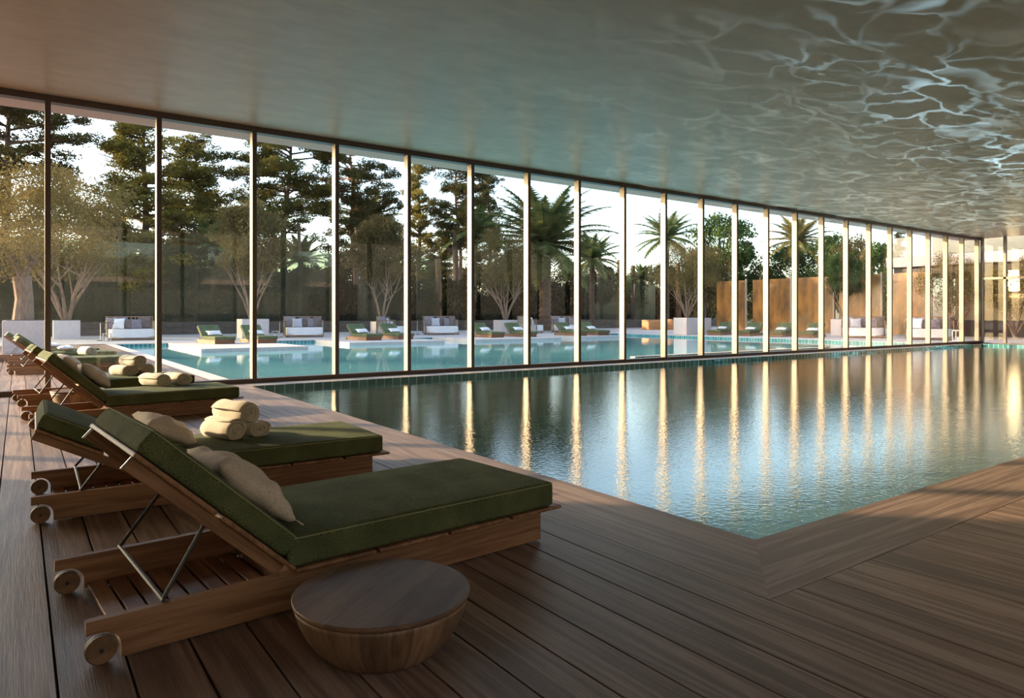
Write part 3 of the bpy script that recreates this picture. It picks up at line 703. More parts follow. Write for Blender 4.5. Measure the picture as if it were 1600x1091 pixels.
# ------------------------------------------------------------------ outdoors: ground, pool, platforms
OX0, OX1, OY0, OY1 = 3.2, 31.6, 12.86, 32.6
bm = bmesh.new(); add_quad(bm, (-120, 46.2, -0.3), (160, 46.2, -0.3), (160, 220, -0.3), (-120, 220, -0.3)); struct(finish('garden_ground', bm, 'ground'))
dk = boards(-14, OX0 - 0.32, 12.72, 33.0, 0.0); struct(finish('terrace_deck', dk, 'deck'))
bm = bmesh.new(); add_box(bm, -14, OX0 - 0.32, 12.72, 33.0, -0.06, -0.026); struct(finish('terrace_underlay', bm, 'gap'))
bm = bmesh.new()
add_box(bm, OX0 - 0.32, OX0, 12.72, 33.0, -0.3, 0.0)
add_box(bm, -60, 60, 33.0, 46.2, -0.3, 0.0); add_box(bm, OX0, 60, OY1, 33.0, -0.3, 0.0)
add_box(bm, -60, -14, -4.8, 33.0, -0.3, 0.0)
add_box(bm, OX1, 60, 12.0, OY1, -0.3, 0.0); add_box(bm, X_R + 0.3, 60, -4.8, 12.0, -0.3, 0.0)
add_box(bm, OX0, OX1, 12.72, OY0, -0.3, -0.0)
struct(finish('terrace_paving', bm, 'travertine'))
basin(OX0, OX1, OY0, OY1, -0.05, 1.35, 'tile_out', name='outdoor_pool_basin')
bm = bmesh.new()
add_box(bm, OX0, OX1, OY1 - 0.01, OY1 + 0.02, -0.2, -0.03)
add_box(bm, OX1 - 0.01, OX1 + 0.02, OY0, OY1, -0.2, -0.03)
struct(finish('trim_7', bm, 'tile_band'))
bm = bmesh.new(); add_quad(bm, (OX0, OY0, -0.13), (OX1, OY0, -0.13), (OX1, OY1, -0.13), (OX0, OY1, -0.13))
wo_ = finish('outdoor_pool_water', bm, 'water_out'); tag(wo_, 'turquoise water of the big outdoor pool beyond the glass', 'water', kind='stuff')
for i, (x0, x1, y0) in enumerate(((5.2, 9.0, 26.0), (11.6, 16.3, 28.3), (18.0, 23.4, 28.3), (24.8, 28.2, 28.8))):
    bm = rbox(x0, x1, y0, OY1 + 0.01, -0.42, 0.004, 0.01, 1); struct(finish('pool_platform', bm, 'travertine'))
# weir wall on the right of the outdoor pool, its tiled side towards the glass
bm = bmesh.new(); add_box(bm, 14.4, 24.5, 14.1, 14.3, -0.13, 0.0); struct(finish('pool_weir', bm, 'travertine'))
bm = bmesh.new(); add_box(bm, 14.4, 24.5, 14.085, 14.1, -0.25, -0.015); struct(finish('trim_8', bm, 'tile_band'))
bm = bmesh.new(); add_box(bm, 12.4, 24.5, OY0, 14.085, -0.5, -0.12); struct(finish('pool_step', bm, 'travertine'))

# ------------------------------------------------------------------ outdoor loungers
proto = make_lounger(R(40)); n_out = 0
def outlounger(A, phi, label, group):
    global n_out
    t = proto if n_out == 0 else copy_tree(proto)
    n_out += 1
    put(t, A, phi); tag(t, label, 'sun lounger', group)
    return t
OG = 'green loungers outside on the left deck'
o1 = outlounger((1.92, 17.05), 0.05, 'first green sun lounger just outside the glass, left deck', OG)
o2 = outlounger((1.90, 19.6), 0.03, 'second green sun lounger outside on the left deck', OG)
o3 = outlounger((1.70, 21.6), 0.03, 'third and farthest green sun lounger on the left outdoor deck', OG)
towel((1.25, 18.0, ZM), R(20), 0.13, 0.42, 'pale towel roll on the first lounger outside the glass', 'towels on the left outdoor deck', 11)
def folded_towel(t, x, y, z, incl, label, group, size=(0.34, 0.62, 0.14), seed=5):
    return pillow('pillow', 'white_fabric', size, lframe(t, x, y, z, incl), label, 'pillow', group, seed)
WG = 'white pillows on the outdoor loungers'
folded_towel(o2, 0.95, 0.4, 0.39, 0, 'white pillow on the second lounger outside on the left deck', WG)
folded_towel(o3, 0.95, 0.4, 0.39, 0, 'white pillow on the farthest lounger of the left outdoor deck', WG)
far = [
    ((6.5, 29.9), 'left lounger on the first platform, behind the second window bar', 'pool platform loungers'),
    ((8.15, 29.7), 'right lounger on the first platform, beside the square planter', 'pool platform loungers'),
    ((13.1, 30.0), 'left lounger on the second platform, white pillow on it', 'pool platform loungers'),
    ((14.9, 30.3), 'right lounger on the second platform, in front of the woven daybed', 'pool platform loungers'),
    ((20.0, 29.9), 'left lounger on the third platform', 'pool platform loungers'),
    ((22.0, 29.7), 'right lounger on the third platform, before the palm trunk', 'pool platform loungers'),
    ((25.5, 29.6), 'left lounger on the fourth platform, right of the palm', 'pool platform loungers'),
    ((27.2, 29.6), 'right lounger on the fourth platform', 'pool platform loungers'),
]
for i, (pos, lab, grp) in enumerate(far):
    # foot end towards the glass, head end away from it
    t = outlounger(pos, R(-82 - 2 * i), 'green sun lounger, ' + lab, grp)
    folded_towel(t, 1.16, 0.4, 0.43, 0.5, 'white pillow on the ' + lab, WG, seed=20 + i)
right = [((33.2, 26.6), 'foremost left'), ((33.2, 24.6), 'second from left'), ((33.3, 22.7), 'third from left'), ((33.4, 20.9), 'rightmost')]
for i, (pos, lab) in enumerate(right):
    t = outlounger(pos, math.pi + 0.25, 'green sun lounger facing the pool before the amber panels, %s of four' % ('leftmost' if i == 0 else lab), 'loungers before the amber panels')
    folded_towel(t, 1.10, 0.4, 0.42, 0.3, 'white pillow on the %s lounger before the amber panels' % ('leftmost' if i == 0 else lab), WG, seed=40 + i)

# ------------------------------------------------------------------ planters
def planter(loc, sx, sy, h, mat, label, rz=0.0, name='planter', r=0.12):
    t = empty(name, loc, rz)
    bm = rbox(-sx / 2, sx / 2, -sy / 2, sy / 2, 0, h, 0.012, 2)
    bmesh.ops.bevel(bm, geom=[e for e in bm.edges if abs(e.verts[0].co.z - e.verts[1].co.z) > h * 0.8 and e.calc_length() > h * 0.8], offset=r * 0.6, segments=4, affect='EDGES')
    finish('box', bm, mat, t)
    bm = rbox(-sx / 2 + 0.1, sx / 2 - 0.1, -sy / 2 + 0.1, sy / 2 - 0.1, h - 0.01, h + 0.02, 0.01, 1)
    finish('soil', bm, 'soil', t)
    tag(t, label, 'planter', 'planters on the terrace')
    return t
pA = planter((0.17, 26.9, 0), 1.15, 1.3, 1.02, 'concrete', 'large pale concrete planter at the left edge, holding the thick olive tree')
pB = planter((1.95, 41.0, 0), 1.12, 1.1, 0.92, 'concrete', 'pale square planter with a forked olive tree, left of the first daybed')
pC = planter((9.95, 37.2, 0), 1.35, 1.1, 0.98, 'concrete', 'pale square planter behind the second lounger on the first platform')
pD = planter((at(608, 36.6), 37.6, 0), 1.0, 1.0, 0.8, 'concrete', 'pale planter with a slim olive tree behind the woven daybed')
pE = planter((at(806, 37.0), 38.2, 0), 1.3, 1.0, 0.85, 'concrete', 'pale planter behind the daybed beside the thick palm')
pF = planter((32.9, 27.9, 0), 1.25, 1.0, 1.02, 'concrete', 'tall pale planter right of the orange wooden ones')
pG = planter((34.5, 28.3, 0), 1.1, 1.0, 1.0, 'concrete', 'pale planter standing against the amber reflection panels')
pH = planter((at(1065, 37.5), 37.5, 0), 3.4, 1.1, 0.85, 'orange_wood', 'long orange wooden planter box left of the pale planters', r=0.02)
pI = planter((at(1020, 38.6), 38.6, 0), 1.5, 1.0, 0.8, 'orange_wood', 'small orange wooden planter box behind the terrace', r=0.02)
pJ = planter((at(1318, 21.4), 21.4, 0), 1.0, 1.0, 0.95, 'concrete', 'pale planter left of the daybed at the right end')

# ------------------------------------------------------------------ daybeds
def daybed(loc, rz, label, cushions, dname, woven=False):
    t = empty('daybed', loc, rz)   # local: front towards -y
    finish('base', rbox(-0.98, 0.98, -0.6, 0.62, 0.05, 0.12, 0.01, 1), 'orange_wood' if False else 'teak', t)
    for x in (-0.88, 0.88):
        for y in (-0.5, 0.5): finish('leg', rbox(x - 0.04, x + 0.04, y - 0.04, y + 0.04, 0, 0.06, 0.004, 1), 'teak_z', t)
    # seat cushion with rounded front
    bm = bmesh.new(); poly = []
    for a in range(180, 361, 12): poly.append((0.95 * math.copysign(abs(math.cos(R(a))) ** 0.45, math.cos(R(a))), -0.15 + 0.55 * math.copysign(abs(math.sin(R(a))) ** 0.6, math.sin(R(a)))))
    poly += [(0.95, 0.55), (-0.95, 0.55)]
    slab(bm, poly, 0.12, 0.52)
    bmesh.ops.bevel(bm, geom=[e for e in bm.edges if abs(e.verts[0].co.z - e.verts[1].co.z) < 0.01], offset=0.05, segments=3, affect='EDGES')
    finish('seat_cushion', bm, 'white_fabric', t, smooth=False)
    for x in (-0.99, 0.99):
        for y in (-0.1, 0.64):
            finish('post', rbox(x - 0.025, x + 0.025, y - 0.025, y + 0.025, 0.1, 0.90 if y < 0 else 1.15, 0.005, 1), 'teak_z', t)
        finish('arm_rail', rbox(x - 0.03, x + 0.03, -0.13, 0.68, 0.86, 0.90, 0.006, 1), 'teak_y', t)
    finish('back_rail', rbox(-1.0, 1.0, 0.62, 0.67, 1.08, 1.13, 0.006, 1), 'teak', t)
    bm = bmesh.new()
    if woven:
        for k in range(14):      # diamond rope work on the sides and back
            for sgn in (-1, 1):
                x = -0.98 + k * 0.14
                if -0.98 <= x + sgn * 0.35 <= 0.98: add_tube(bm, [(x, 0.645, 0.14), (x + sgn * 0.35, 0.645, 1.08)], 0.012, 4)
        for sx in (-0.99, 0.99):
            for k in range(7):
                for sgn in (-1, 1):
                    y = -0.1 + k * 0.12
                    if -0.1 <= y + sgn * 0.24 <= 0.64: add_tube(bm, [(sx, y, 0.14), (sx, y + sgn * 0.24, 0.87)], 0.012, 4)
    else:
        for k in range(12): add_tube(bm, [(-0.9 + k * 0.163, 0.645, 0.14), (-0.9 + k * 0.163, 0.645, 1.09)], 0.012, 5)
        for sx in (-0.99, 0.99):
            for k in range(5): add_tube(bm, [(sx, 0.0 + k * 0.13, 0.14), (sx, 0.0 + k * 0.13, 0.87)], 0.01, 5)
    finish('back_weave', bm, 'hob', t)
    tag(t, label, 'daybed', 'round-fronted daybeds by the outdoor pool')
    base = Matrix.Translation(loc) @ Matrix.Rotation(rz, 4, 'Z')
    ords = ['leftmost', 'second from left', 'third from left', 'fourth from left', 'fifth from left', 'sixth from left', 'seventh from left']
    for i, (x, y, sz, mat, yaw) in enumerate(cushions):
        sz *= 1.18
        mtx = base @ Matrix.Translation((x, y, 0.51 + sz / 2 * 0.94)) @ Matrix.Rotation(R(yaw), 4, 'Z') @ Matrix.Rotation(R(76), 4, 'X')
        cname = {'cush_mauve': 'mauve-grey', 'cush_taupe': 'taupe', 'cush_grey': 'pale grey', 'cush_brown': 'brown woven', 'white_fabric': 'white'}[mat]
        pillow('cushion', mat, (sz, sz * 0.96, 0.17), mtx, '%s scatter cushion, %s on the %s' % (cname, ords[i], dname), 'cushion', 'cushions on the daybeds', seed=i)
    return t
CUSH_A = [(-0.78, 0.30, 0.52, 'cush_mauve', -35), (-0.52, 0.10, 0.48, 'white_fabric', -30), (-0.40, 0.46, 0.54, 'cush_mauve', 0), (-0.22, 0.12, 0.44, 'cush_taupe', -6), (0.22, 0.12, 0.44, 'cush_mauve', 5), (0.62, 0.42, 0.54, 'cush_brown', 8)]
CUSH_B = [(-0.72, 0.32, 0.56, 'cush_mauve', -20), (-0.34, 0.10, 0.46, 'cush_grey', 0), (0.10, 0.36, 0.56, 'cush_taupe', 2), (0.45, 0.22, 0.48, 'cush_mauve', 8), (0.78, 0.30, 0.54, 'cush_taupe', 38)]
daybed((at(206, 37.2), 37.4, 0), R(0), 'white daybed with six cushions, leftmost, between the first two window bars', CUSH_A, 'leftmost daybed')
daybed((at(479, 36.6), 37.0, 0), R(-12), 'white daybed with five cushions, left of the woven daybed', CUSH_B, 'second daybed from the left')
daybed((at(614, 36.9), 37.2, 0), R(55), 'woven-sided daybed seen end-on behind two loungers', CUSH_B, 'woven-sided daybed', woven=True)
daybed((at(695, 36.0), 36.4, 0), R(-15), 'white daybed in the middle, right of the woven daybed', CUSH_B, 'middle daybed')
daybed((at(832, 36.6), 36.8, 0), R(70), 'white woven daybed turned sideways at the foot of the thick palm', CUSH_A[:4], 'sideways daybed at the palm', woven=True)
daybed((at(892, 36.0), 36.4, 0), R(-25), 'white daybed just right of the thick palm trunk', CUSH_B, 'daybed right of the palm')
daybed((35.6, 18.6, 0), R(-62), 'large white daybed near the right end, below the balcony', CUSH_B, 'daybed below the balcony')
daybed((35.6, 15.4, 0), R(-66), 'rightmost white daybed, in front of the bare-branched tree', CUSH_A, 'rightmost daybed')

def side_table(loc, label, h=0.85, r=0.28):
    t = empty('side_table', loc)
    finish('table_top', lathe([(r, h - 0.02), (r, h)], 24), 'metal_dark', t); finish('stem', tube([(0, 0, 0.02), (0, 0, h - 0.02)], 0.018, 8), 'metal_light', t)
    finish('base', lathe([(0.16, 0), (0.16, 0.02)], 20), 'metal_dark', t)
    tag(t, label, 'table', 'thin pedestal tables by the daybeds')
side_table((at(157, 36.9), 36.9, 0), 'thin pedestal side table left of the leftmost daybed')
side_table((at(437, 37.2), 37.2, 0), 'thin pedestal side table between the planter and the second daybed')
side_table((at(652, 37.6), 37.6, 0), 'thin pedestal side table left of the middle daybed')
def lantern(loc, label, s=0.3, h=0.36):
    t = empty('lantern', loc)
    bm = bmesh.new()
    for x in (-1, 1):
        for y in (-1, 1): add_box(bm, x * s / 2 - 0.012, x * s / 2 + 0.012, y * s / 2 - 0.012, y * s / 2 + 0.012, 0, h)
    add_box(bm, -s / 2 - .01, s / 2 + .01, -s / 2 - .01, s / 2 + .01, 0, 0.03); add_box(bm, -s / 2 - .01, s / 2 + .01, -s / 2 - .01, s / 2 + .01, h - 0.03, h)
    finish('frame', bm, 'metal_light', t); finish('candle', lathe([(0.05, 0.03), (0.05, 0.18)], 12), 'white_fabric', t)
    tag(t, label, 'lantern', 'square lanterns')
lantern((at(167, 36.0), 36.0, 0), 'small square lantern at the foot of the leftmost daybed')
lantern((35.0, 13.9, 0), 'square lantern beside the rightmost daybed', 0.34, 0.5)
lantern((at(430, 36.5), 36.5, 0), 'square lantern beside the planter on the first platform')

# ------------------------------------------------------------------ fences, screens
bm = bmesh.new()
for k in range(3): add_box(bm, -40, 62, 46.0, 46.2, -0.3 + k * 0.36, -0.3 + k * 0.36 + 0.35)
tag(finish('garden_wall', bm, 'fence_wood'), 'low dark brown wooden wall along the back of the terrace', 'wall')
def screen(x0, x1, y, ztop, n, label, z0=0.72, posts=True):
    t = empty('glass_screen', (x0, y, 0))
    w = (x1 - x0) / n
    for k in range(n):
        finish('panel', rbox(k * w + 0.03, (k + 1) * w - 0.03, -0.012, 0.012, z0, ztop, 0.003, 1), 'fence_glass', t)
    for k in range(n + 1):
        finish('post', rbox(k * w - 0.03, k * w + 0.03, 0.02, 0.10, -0.3, ztop - 0.1, 0.004, 1), 'metal_dark', t)
    tag(t, label, 'glass screen', 'tall green glass screens')
screen(-26, at(520, 46.6), 46.6, 5.5, 10, 'longest tall green glass screen, at the left behind the daybeds')
screen(at(560, 46.6), at(640, 46.6), 46.6, 5.5, 2, 'tall green glass screen behind the woven daybed')
screen(at(652, 46.6), at(686, 46.6), 46.6, 5.5, 1, 'narrow green glass screen left of the orange-lit trunk')
screen(at(915, 46.6), at(977, 46.6), 46.6, 4.7, 2, 'green glass screen right of the thick palm')
screen(at(992, 46.6), at(1024, 46.6), 46.6, 4.2, 1, 'small low green glass screen beside the orange planters')
# glass screens along the right-hand side, their sunset reflection painted as amber
for i, (y0, y1) in enumerate(((30.9, 28.5), (28.0, 25.2), (24.9, 22.4), (22.1, 19.6), (19.3, 17.0))):
    t = empty('amber_reflection_panel', (39.5, y1, 0))
    finish('sheet', rbox(0, 0.05, 0.03, y0 - y1 - 0.03, 0.1, 3.5, 0.004, 1), 'amber', t)
    finish('post', rbox(-0.03, 0.08, -0.04, 0.04, 0, 3.6, 0.004, 1), 'bronze', t)
    tag(t, 'amber panel with a painted sunset reflection behind the right-hand loungers, %s of five' % ['leftmost', 'second from left', 'middle', 'fourth from left', 'rightmost'][i], 'panel', 'amber reflection panels on the right')

# ------------------------------------------------------------------ building at the right
b = empty('villa', (43, 14, 0))
bm = bmesh.new(); add_box(bm, -3.0, 10, -13, 5.6, 3.85, 4.42); finish('floor_slab', bm, 'fascia', b)
bm = bmesh.new(); add_box(bm, -2.7, 9.6, -13, 5.3, 3.45, 3.85); finish('soffit_beam', bm, 'dark_clad', b)
bm = bmesh.new(); add_box(bm, -0.2, 0.0, 3.35, 3.6, 0, 3.45); finish('column', bm, 'dark_clad', b)
bm = bmesh.new(); add_box(bm, 0.4, 0.6, -3.5, 3.4, 0.9, 3.45); finish('wall', bm, 'cream_wall', b)
bm = bmesh.new(); add_box(bm, 0.4, 0.62, -3.5, 5.0, 0.0, 0.9); finish('wall', bm, 'dark_clad', b)
bm = bmesh.new(); add_box(bm, 0.4, 0.6, -13, -3.5, 0.0, 3.45); finish('wall', bm, 'maroon', b)
bm = bmesh.new(); add_box(bm, 0.9, 1.1, -13, 4.8, 4.42, 7.6); finish('wall', bm, 'villa_wall', b)
for k in range(6):
    bm = rbox(0.84, 0.9, -9 + k * 2.3, -9 + k * 2.3 + 1.9, 4.6, 7.0, 0.004, 1); f = finish('window', bm, 'balcony_glass', b)
bm = bmesh.new(); add_box(bm, -2.6, 9.6, -13, 5.2, 7.6, 8.0); finish('roof', bm, 'fascia', b)
for k in range(9):
    bm = rbox(-2.9, -2.87, 5.5 - (k + 1) * 1.9, 5.5 - k * 1.9 - 0.04, 4.45, 5.5, 0.003, 1); finish('balustrade', bm, 'balcony_glass', b)
tag(b, 'two-storey villa with a white balcony slab and glass balustrade at the right', 'building')
# glowing block standing in for sun glare on the villa glass
m, nt, out = new_mat('glare_glow'); em = N(nt, 'ShaderNodeEmission', Strength=22.0); em.inputs['Color'].default_value = (1, 0.72, 0.36, 1); L(nt, em.outputs[0], out.inputs['Surface']); M['glare_glow'] = m
t = empty('sun_glare', (41.0, 13.75, 2.4))
finish('glow', rbox(-0.12, 0.12, -0.22, 0.22, 0.0, 1.25, 0.04, 2), 'glare_glow', t); finish('bracket', rbox(0.12, 2.4, -0.04, 0.04, 0.5, 0.58, 0.01, 1), 'metal_dark', t)
tag(t, 'warm sun glare on the villa glass at the far right, built as a glowing block', 'glare')

# ------------------------------------------------------------------ vegetation
def leaf_quads(bm, c, n, rad, size, rnd, narrow=0.45, flat=1.0):
    for _ in range(n):
        while True:
            p = Vector((rnd.uniform(-1, 1), rnd.uniform(-1, 1), rnd.uniform(-1, 1)))
            if p.length < 1: break
        p = Vector((p.x * rad[0], p.y * rad[1], p.z * rad[2])) + c
        d = Vector((rnd.gauss(0, 1), rnd.gauss(0, 1), rnd.gauss(0, 1) * flat)).normalized()
        e = d.cross(Vector((rnd.gauss(0, 1), rnd.gauss(0, 1), rnd.gauss(0, 1)))).normalized()
        s = size * rnd.uniform(0.6, 1.3)
        a = bm.verts.new(p - d * s); b_ = bm.verts.new(p + e * s * narrow); c_ = bm.verts.new(p + d * s); d_ = bm.verts.new(p - e * s * narrow)
        bm.faces.new((a, b_, c_, d_))
def crown_mesh(name, clumps, seed, per, size, narrow=0.45, flat=1.0):
    rnd = random.Random(seed); bm = bmesh.new()
    for c, rad in clumps: leaf_quads(bm, Vector(c), max(4, int(per * rad[0] * rad[1] * 1.0 + per * 0.3)), rad, size, rnd, narrow, flat)
    me = bpy.data.meshes.new(name); bm.to_mesh(me); bm.free(); return me
def mesh_of(name, bm): me = bpy.data.meshes.new(name); bm.to_mesh(me); bm.free(); return me
def link(name, me, mat, parent):
    if not me.materials: me.materials.append(None)
    o = bpy.data.objects.new(name, me); C.objects.link(o); o.parent = parent
    o.material_slots[0].link = 'OBJECT'; o.material_slots[0].material = M[mat]
    return o

def pine_variant(seed, h, base, spread, n_br, lean=0.0, dense=1.0, taper=True):
    "layered pine: trunk with limbs, flat needle clumps along them"
    rnd = random.Random(seed)
    tb = bmesh.new()
    pts = [(lean * (z / h) ** 1.5 * 2 + 0.12 * math.sin(z * 0.8 + seed), 0.1 * math.cos(z * 0.7 + seed), z) for z in [h * k / 14 for k in range(15)]]
    add_tube(tb, pts, [0.30 * (1 - 0.85 * k / 14) + 0.02 for k in range(15)], 8)
    clumps = []
    for i in range(n_br):
        f = (i + rnd.random()) / n_br
        z = base + (h - base) * f
        a = rnd.uniform(0, 2 * math.pi)
        ln = spread * (1.0 - 0.72 * f ** 1.4 if taper else 0.65 + 0.35 * math.sin(f * 3.1)) * rnd.uniform(0.55, 1.1)
        k = min(14, int(z / h * 14)); o = Vector((pts[k][0], pts[k][1], z))
        rise = rnd.uniform(-0.1, 0.35)
        mid = o + Vector((math.cos(a) * ln * 0.5, math.sin(a) * ln * 0.5, rise * ln * 0.3 + 0.15)); end = o + Vector((math.cos(a) * ln, math.sin(a) * ln, rise * ln))
        add_tube(tb, [o, mid, end], [0.075, 0.05, 0.02], 5)
        for q in range(max(2, int(ln * 1.7))):
            g = rnd.uniform(0.35, 1.05); p = o.lerp(mid, g * 2) if g < 0.5 else mid.lerp(end, (g - 0.5) * 2)
            p = p + Vector((rnd.gauss(0, 0.35), rnd.gauss(0, 0.35), rnd.uniform(-0.05, 0.3)))
            rr = rnd.uniform(0.38, 0.88) * dense
            clumps.append((p, (rr * 0.85, rr * 0.85, rr * 0.42)))
            if rnd.random() < 0.35: add_tube(tb, [mid, p], [0.03, 0.012], 4)
    clumps.append((Vector(pts[-1]), (0.5, 0.5, 0.5)))
    return mesh_of('pine_trunk', tb), crown_mesh('pine_crown', clumps, seed, 210, 0.12, 0.28, 0.8)
PV = [pine_variant(1, 14.5, 3.5, 4.3, 92, 0, 1.0), pine_variant(2, 15, 5.5, 4.3, 72, 0.3, 1.05, False), pine_variant(3, 15, 4.5, 3.5, 76, -0.3, 0.95), pine_variant(4, 14, 2.5, 4.3, 105, 0.1, 1.1), pine_variant(5, 15.5, 7.0, 4.6, 64, 0.5, 1.15, False)]
def pine(px, Y, ztop, v, crown, bark, label, rz=0.0, wide=1.0):
    t = empty('pine_tree', (at(px, Y), Y, -0.3), rz)
    hh = [14.5, 15, 15, 14, 15.5][v]; s = (ztop + 0.3) / hh
    t.scale = (s * wide, s * wide, s)
    link('trunk', PV[v][0], bark, t); link('foliage', PV[v][1], crown, t)
    tag(t, label, 'tree', 'pines beyond the terrace')
pine(2, 50, 15.5, 1, 'pine_dark', 'bark', 'dark pine cut off by the left edge of the picture', 0.5, 1.0)
pine(225, 50, 14.4, 3, 'pine_gold', 'bark', 'full golden-green pine, just left of the second window bar', 1.2, 1.05)
pine(312, 52, 13.4, 3, 'pine', 'bark', 'dark pine between the second and third window bars', 2.0, 1.0)
pine(438, 50, 15.4, 4, 'pine', 'bark', 'tall dark pine with a bare lower trunk behind the third window', 0.2, 1.0)
pine(556, 50, 15.0, 1, 'pine_dark', 'bark_red_lit', 'red-barked pine left of the fifth window bar', 3.0, 0.85)
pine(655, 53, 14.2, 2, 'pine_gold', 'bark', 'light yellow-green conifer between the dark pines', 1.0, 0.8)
pine(722, 50, 14.6, 4, 'pine_dark', 'bark_red_lit', 'tall red-trunked pine standing before the sixth window bar', 2.4, 0.72)
pine(766, 54, 14.4, 2, 'pine_dark', 'bark', 'dark pine left of the tall palm', 0.7, 0.8)
pine(175, 58, 8.5, 3, 'pine', 'bark', 'lower pine at the back, left part of the garden', 0.0, 1.0)
pine(372, 57, 9.5, 3, 'pine_dark', 'bark', 'lower dark pine at the back beside the third window bar', 2.2, 1.0)
pine(602, 58, 9.0, 0, 'pine_dark', 'bark', 'lower dark pine behind the red-barked pine', 1.1, 0.9)
pine(690, 58, 9.0, 3, 'pine_dark', 'bark', 'lower dark pine behind the middle daybed', 4.1, 0.9)
pine(1405, 30, 8.6, 2, 'pine_dark', 'bark', 'dark pine standing before the villa balcony', 4.1, 0.5)

# bare trunks; redder bark on two of them stands in for orange light
for i, (px, Y, h, r, mat) in enumerate(((187, 47.5, 7.5, 0.14, 'bark'), (305, 47.8, 7, 0.13, 'bark'), (363, 48, 7, 0.12, 'bark'), (468, 47.4, 7.5, 0.16, 'bark'), (605, 47.5, 7, 0.15, 'bark'), (685, 47.6, 5.6, 0.28, 'bark_red_lit'), (712, 49, 8, 0.3, 'bark'), (938, 48, 7, 0.22, 'bark'), (968, 48.4, 6.5, 0.25, 'bark'), (990, 48, 6, 0.28, 'bark'), (1017, 48, 6, 0.25, 'bark'), (1060, 47, 6.4, 0.32, 'bark_red_lit'), (902, 49, 7, 0.3, 'bark'))):
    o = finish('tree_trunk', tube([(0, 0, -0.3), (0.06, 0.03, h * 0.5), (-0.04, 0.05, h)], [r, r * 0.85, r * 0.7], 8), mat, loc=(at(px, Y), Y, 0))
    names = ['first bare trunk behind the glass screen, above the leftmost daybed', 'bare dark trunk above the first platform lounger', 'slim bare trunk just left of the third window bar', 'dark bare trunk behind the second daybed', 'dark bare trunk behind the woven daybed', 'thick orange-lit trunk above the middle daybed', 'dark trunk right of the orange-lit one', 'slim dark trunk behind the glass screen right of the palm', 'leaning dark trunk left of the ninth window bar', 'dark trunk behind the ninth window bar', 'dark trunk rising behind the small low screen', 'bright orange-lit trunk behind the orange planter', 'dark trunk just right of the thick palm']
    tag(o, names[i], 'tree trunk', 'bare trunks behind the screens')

# olive trees
def olive_variant(seed, trunk_h, r0, stems, spread, crown_h, crown_r, per=70):
    rnd = random.Random(seed); tb = bmesh.new(); clumps = []
    tops = []
    if trunk_h > 0.3:
        add_tube(tb, [(0, 0, -0.05), (0.06, 0, trunk_h * 0.5), (-0.03, 0.02, trunk_h)], [r0 * 1.15, r0 * 0.95, r0], 10)
    for i in range(stems):
        a = 2 * math.pi * i / stems + rnd.uniform(-0.4, 0.4); sp = spread * rnd.uniform(0.5, 1.1)
        base = Vector((0.04 * math.cos(a), 0.04 * math.sin(a), trunk_h - 0.1))
        p1 = base + Vector((math.cos(a) * sp * 0.3, math.sin(a) * sp * 0.3, (crown_h - trunk_h) * 0.35)); p2 = base + Vector((math.cos(a) * sp * 0.7, math.sin(a) * sp * 0.7, (crown_h - trunk_h) * 0.65)); p3 = base + Vector((math.cos(a) * sp, math.sin(a) * sp, (crown_h - trunk_h) * 1.0))
        add_tube(tb, [base, p1, p2, p3], [r0 * 0.42, r0 * 0.28, r0 * 0.17, r0 * 0.06], 7)
        for q in range(3):
            e = p2 + Vector((rnd.gauss(0, 0.5), rnd.gauss(0, 0.5), rnd.uniform(0.3, 1.0))); add_tube(tb, [p1.lerp(p2, rnd.random()), e], [r0 * 0.16, r0 * 0.05], 5)
    for i in range(60):
        u = rnd.uniform(0, 2 * math.pi); v = rnd.uniform(-0.95, 1); rr = crown_r * rnd.uniform(0.45, 1.0)
        w = math.sqrt(max(0, 1 - v * v)); p = Vector((math.cos(u) * w * rr, math.sin(u) * w * rr, crown_h + crown_r * 0.42 + v * crown_r * 0.85))
        s = rnd.uniform(0.35, 0.65) * crown_r / 1.6
        clumps.append((p, (s, s, s * 0.9)))
    return mesh_of('olive_trunk', tb), crown_mesh('olive_crown', clumps, seed, per / (crown_r / 1.6) ** 2 * 9.0, 0.05, 0.35)
OV = [olive_variant(11, 1.35, 0.25, 3, 0.6, 2.2, 1.9), olive_variant(12, 0.05, 0.17, 6, 1.15, 2.3, 1.9), olive_variant(13, 0.05, 0.09, 5, 0.9, 2.2, 1.3)]
def olive(loc, v, s, label, mat='olive', rz=0.0):
    t = empty('olive_tree', loc, rz); t.scale = (s, s, s)
    link('trunk', OV[v][0], 'bark_olive', t); link('foliage', OV[v][1], mat, t); tag(t, label, 'tree', 'olive trees in planters')
olive((0.12, 26.9, 1.02), 0, 1.03, 'thick-trunked olive tree in the large left planter', rz=1.0)
olive((1.95, 41.0, 0.92), 1, 1.55, 'wide olive tree with forked stems, in the planter left of the first daybed', rz=0.3)
olive((9.95, 37.4, 0.98), 2, 1.5, 'slim many-stemmed olive tree beside the third window bar', rz=0.3)
olive((at(608, 36.6), 37.6, 0.8), 2, 1.5, 'slim olive tree behind the woven daybed', rz=2.1)
olive((at(806, 37.0), 38.2, 0.85), 1, 1.25, 'olive tree with spreading stems left of the thick palm', rz=1.1)
olive((32.9, 27.9, 1.0), 1, 0.95, 'olive tree in the tall pale planter on the right', rz=0.5)
olive((at(1318, 21.4), 21.4, 0.93), 2, 0.95, 'leafy tree in the planter left of the daybed below the balcony', 'broad', rz=0.5)
olive((38.9, 15.6, 0.2), 1, 0.85, 'open-branched tree behind the rightmost daybed', 'olive', rz=0.9)
olive((38.6, 12.9, 0.2), 1, 0.75, 'small branched tree in front of the cream villa wall', 'olive', rz=2.9)

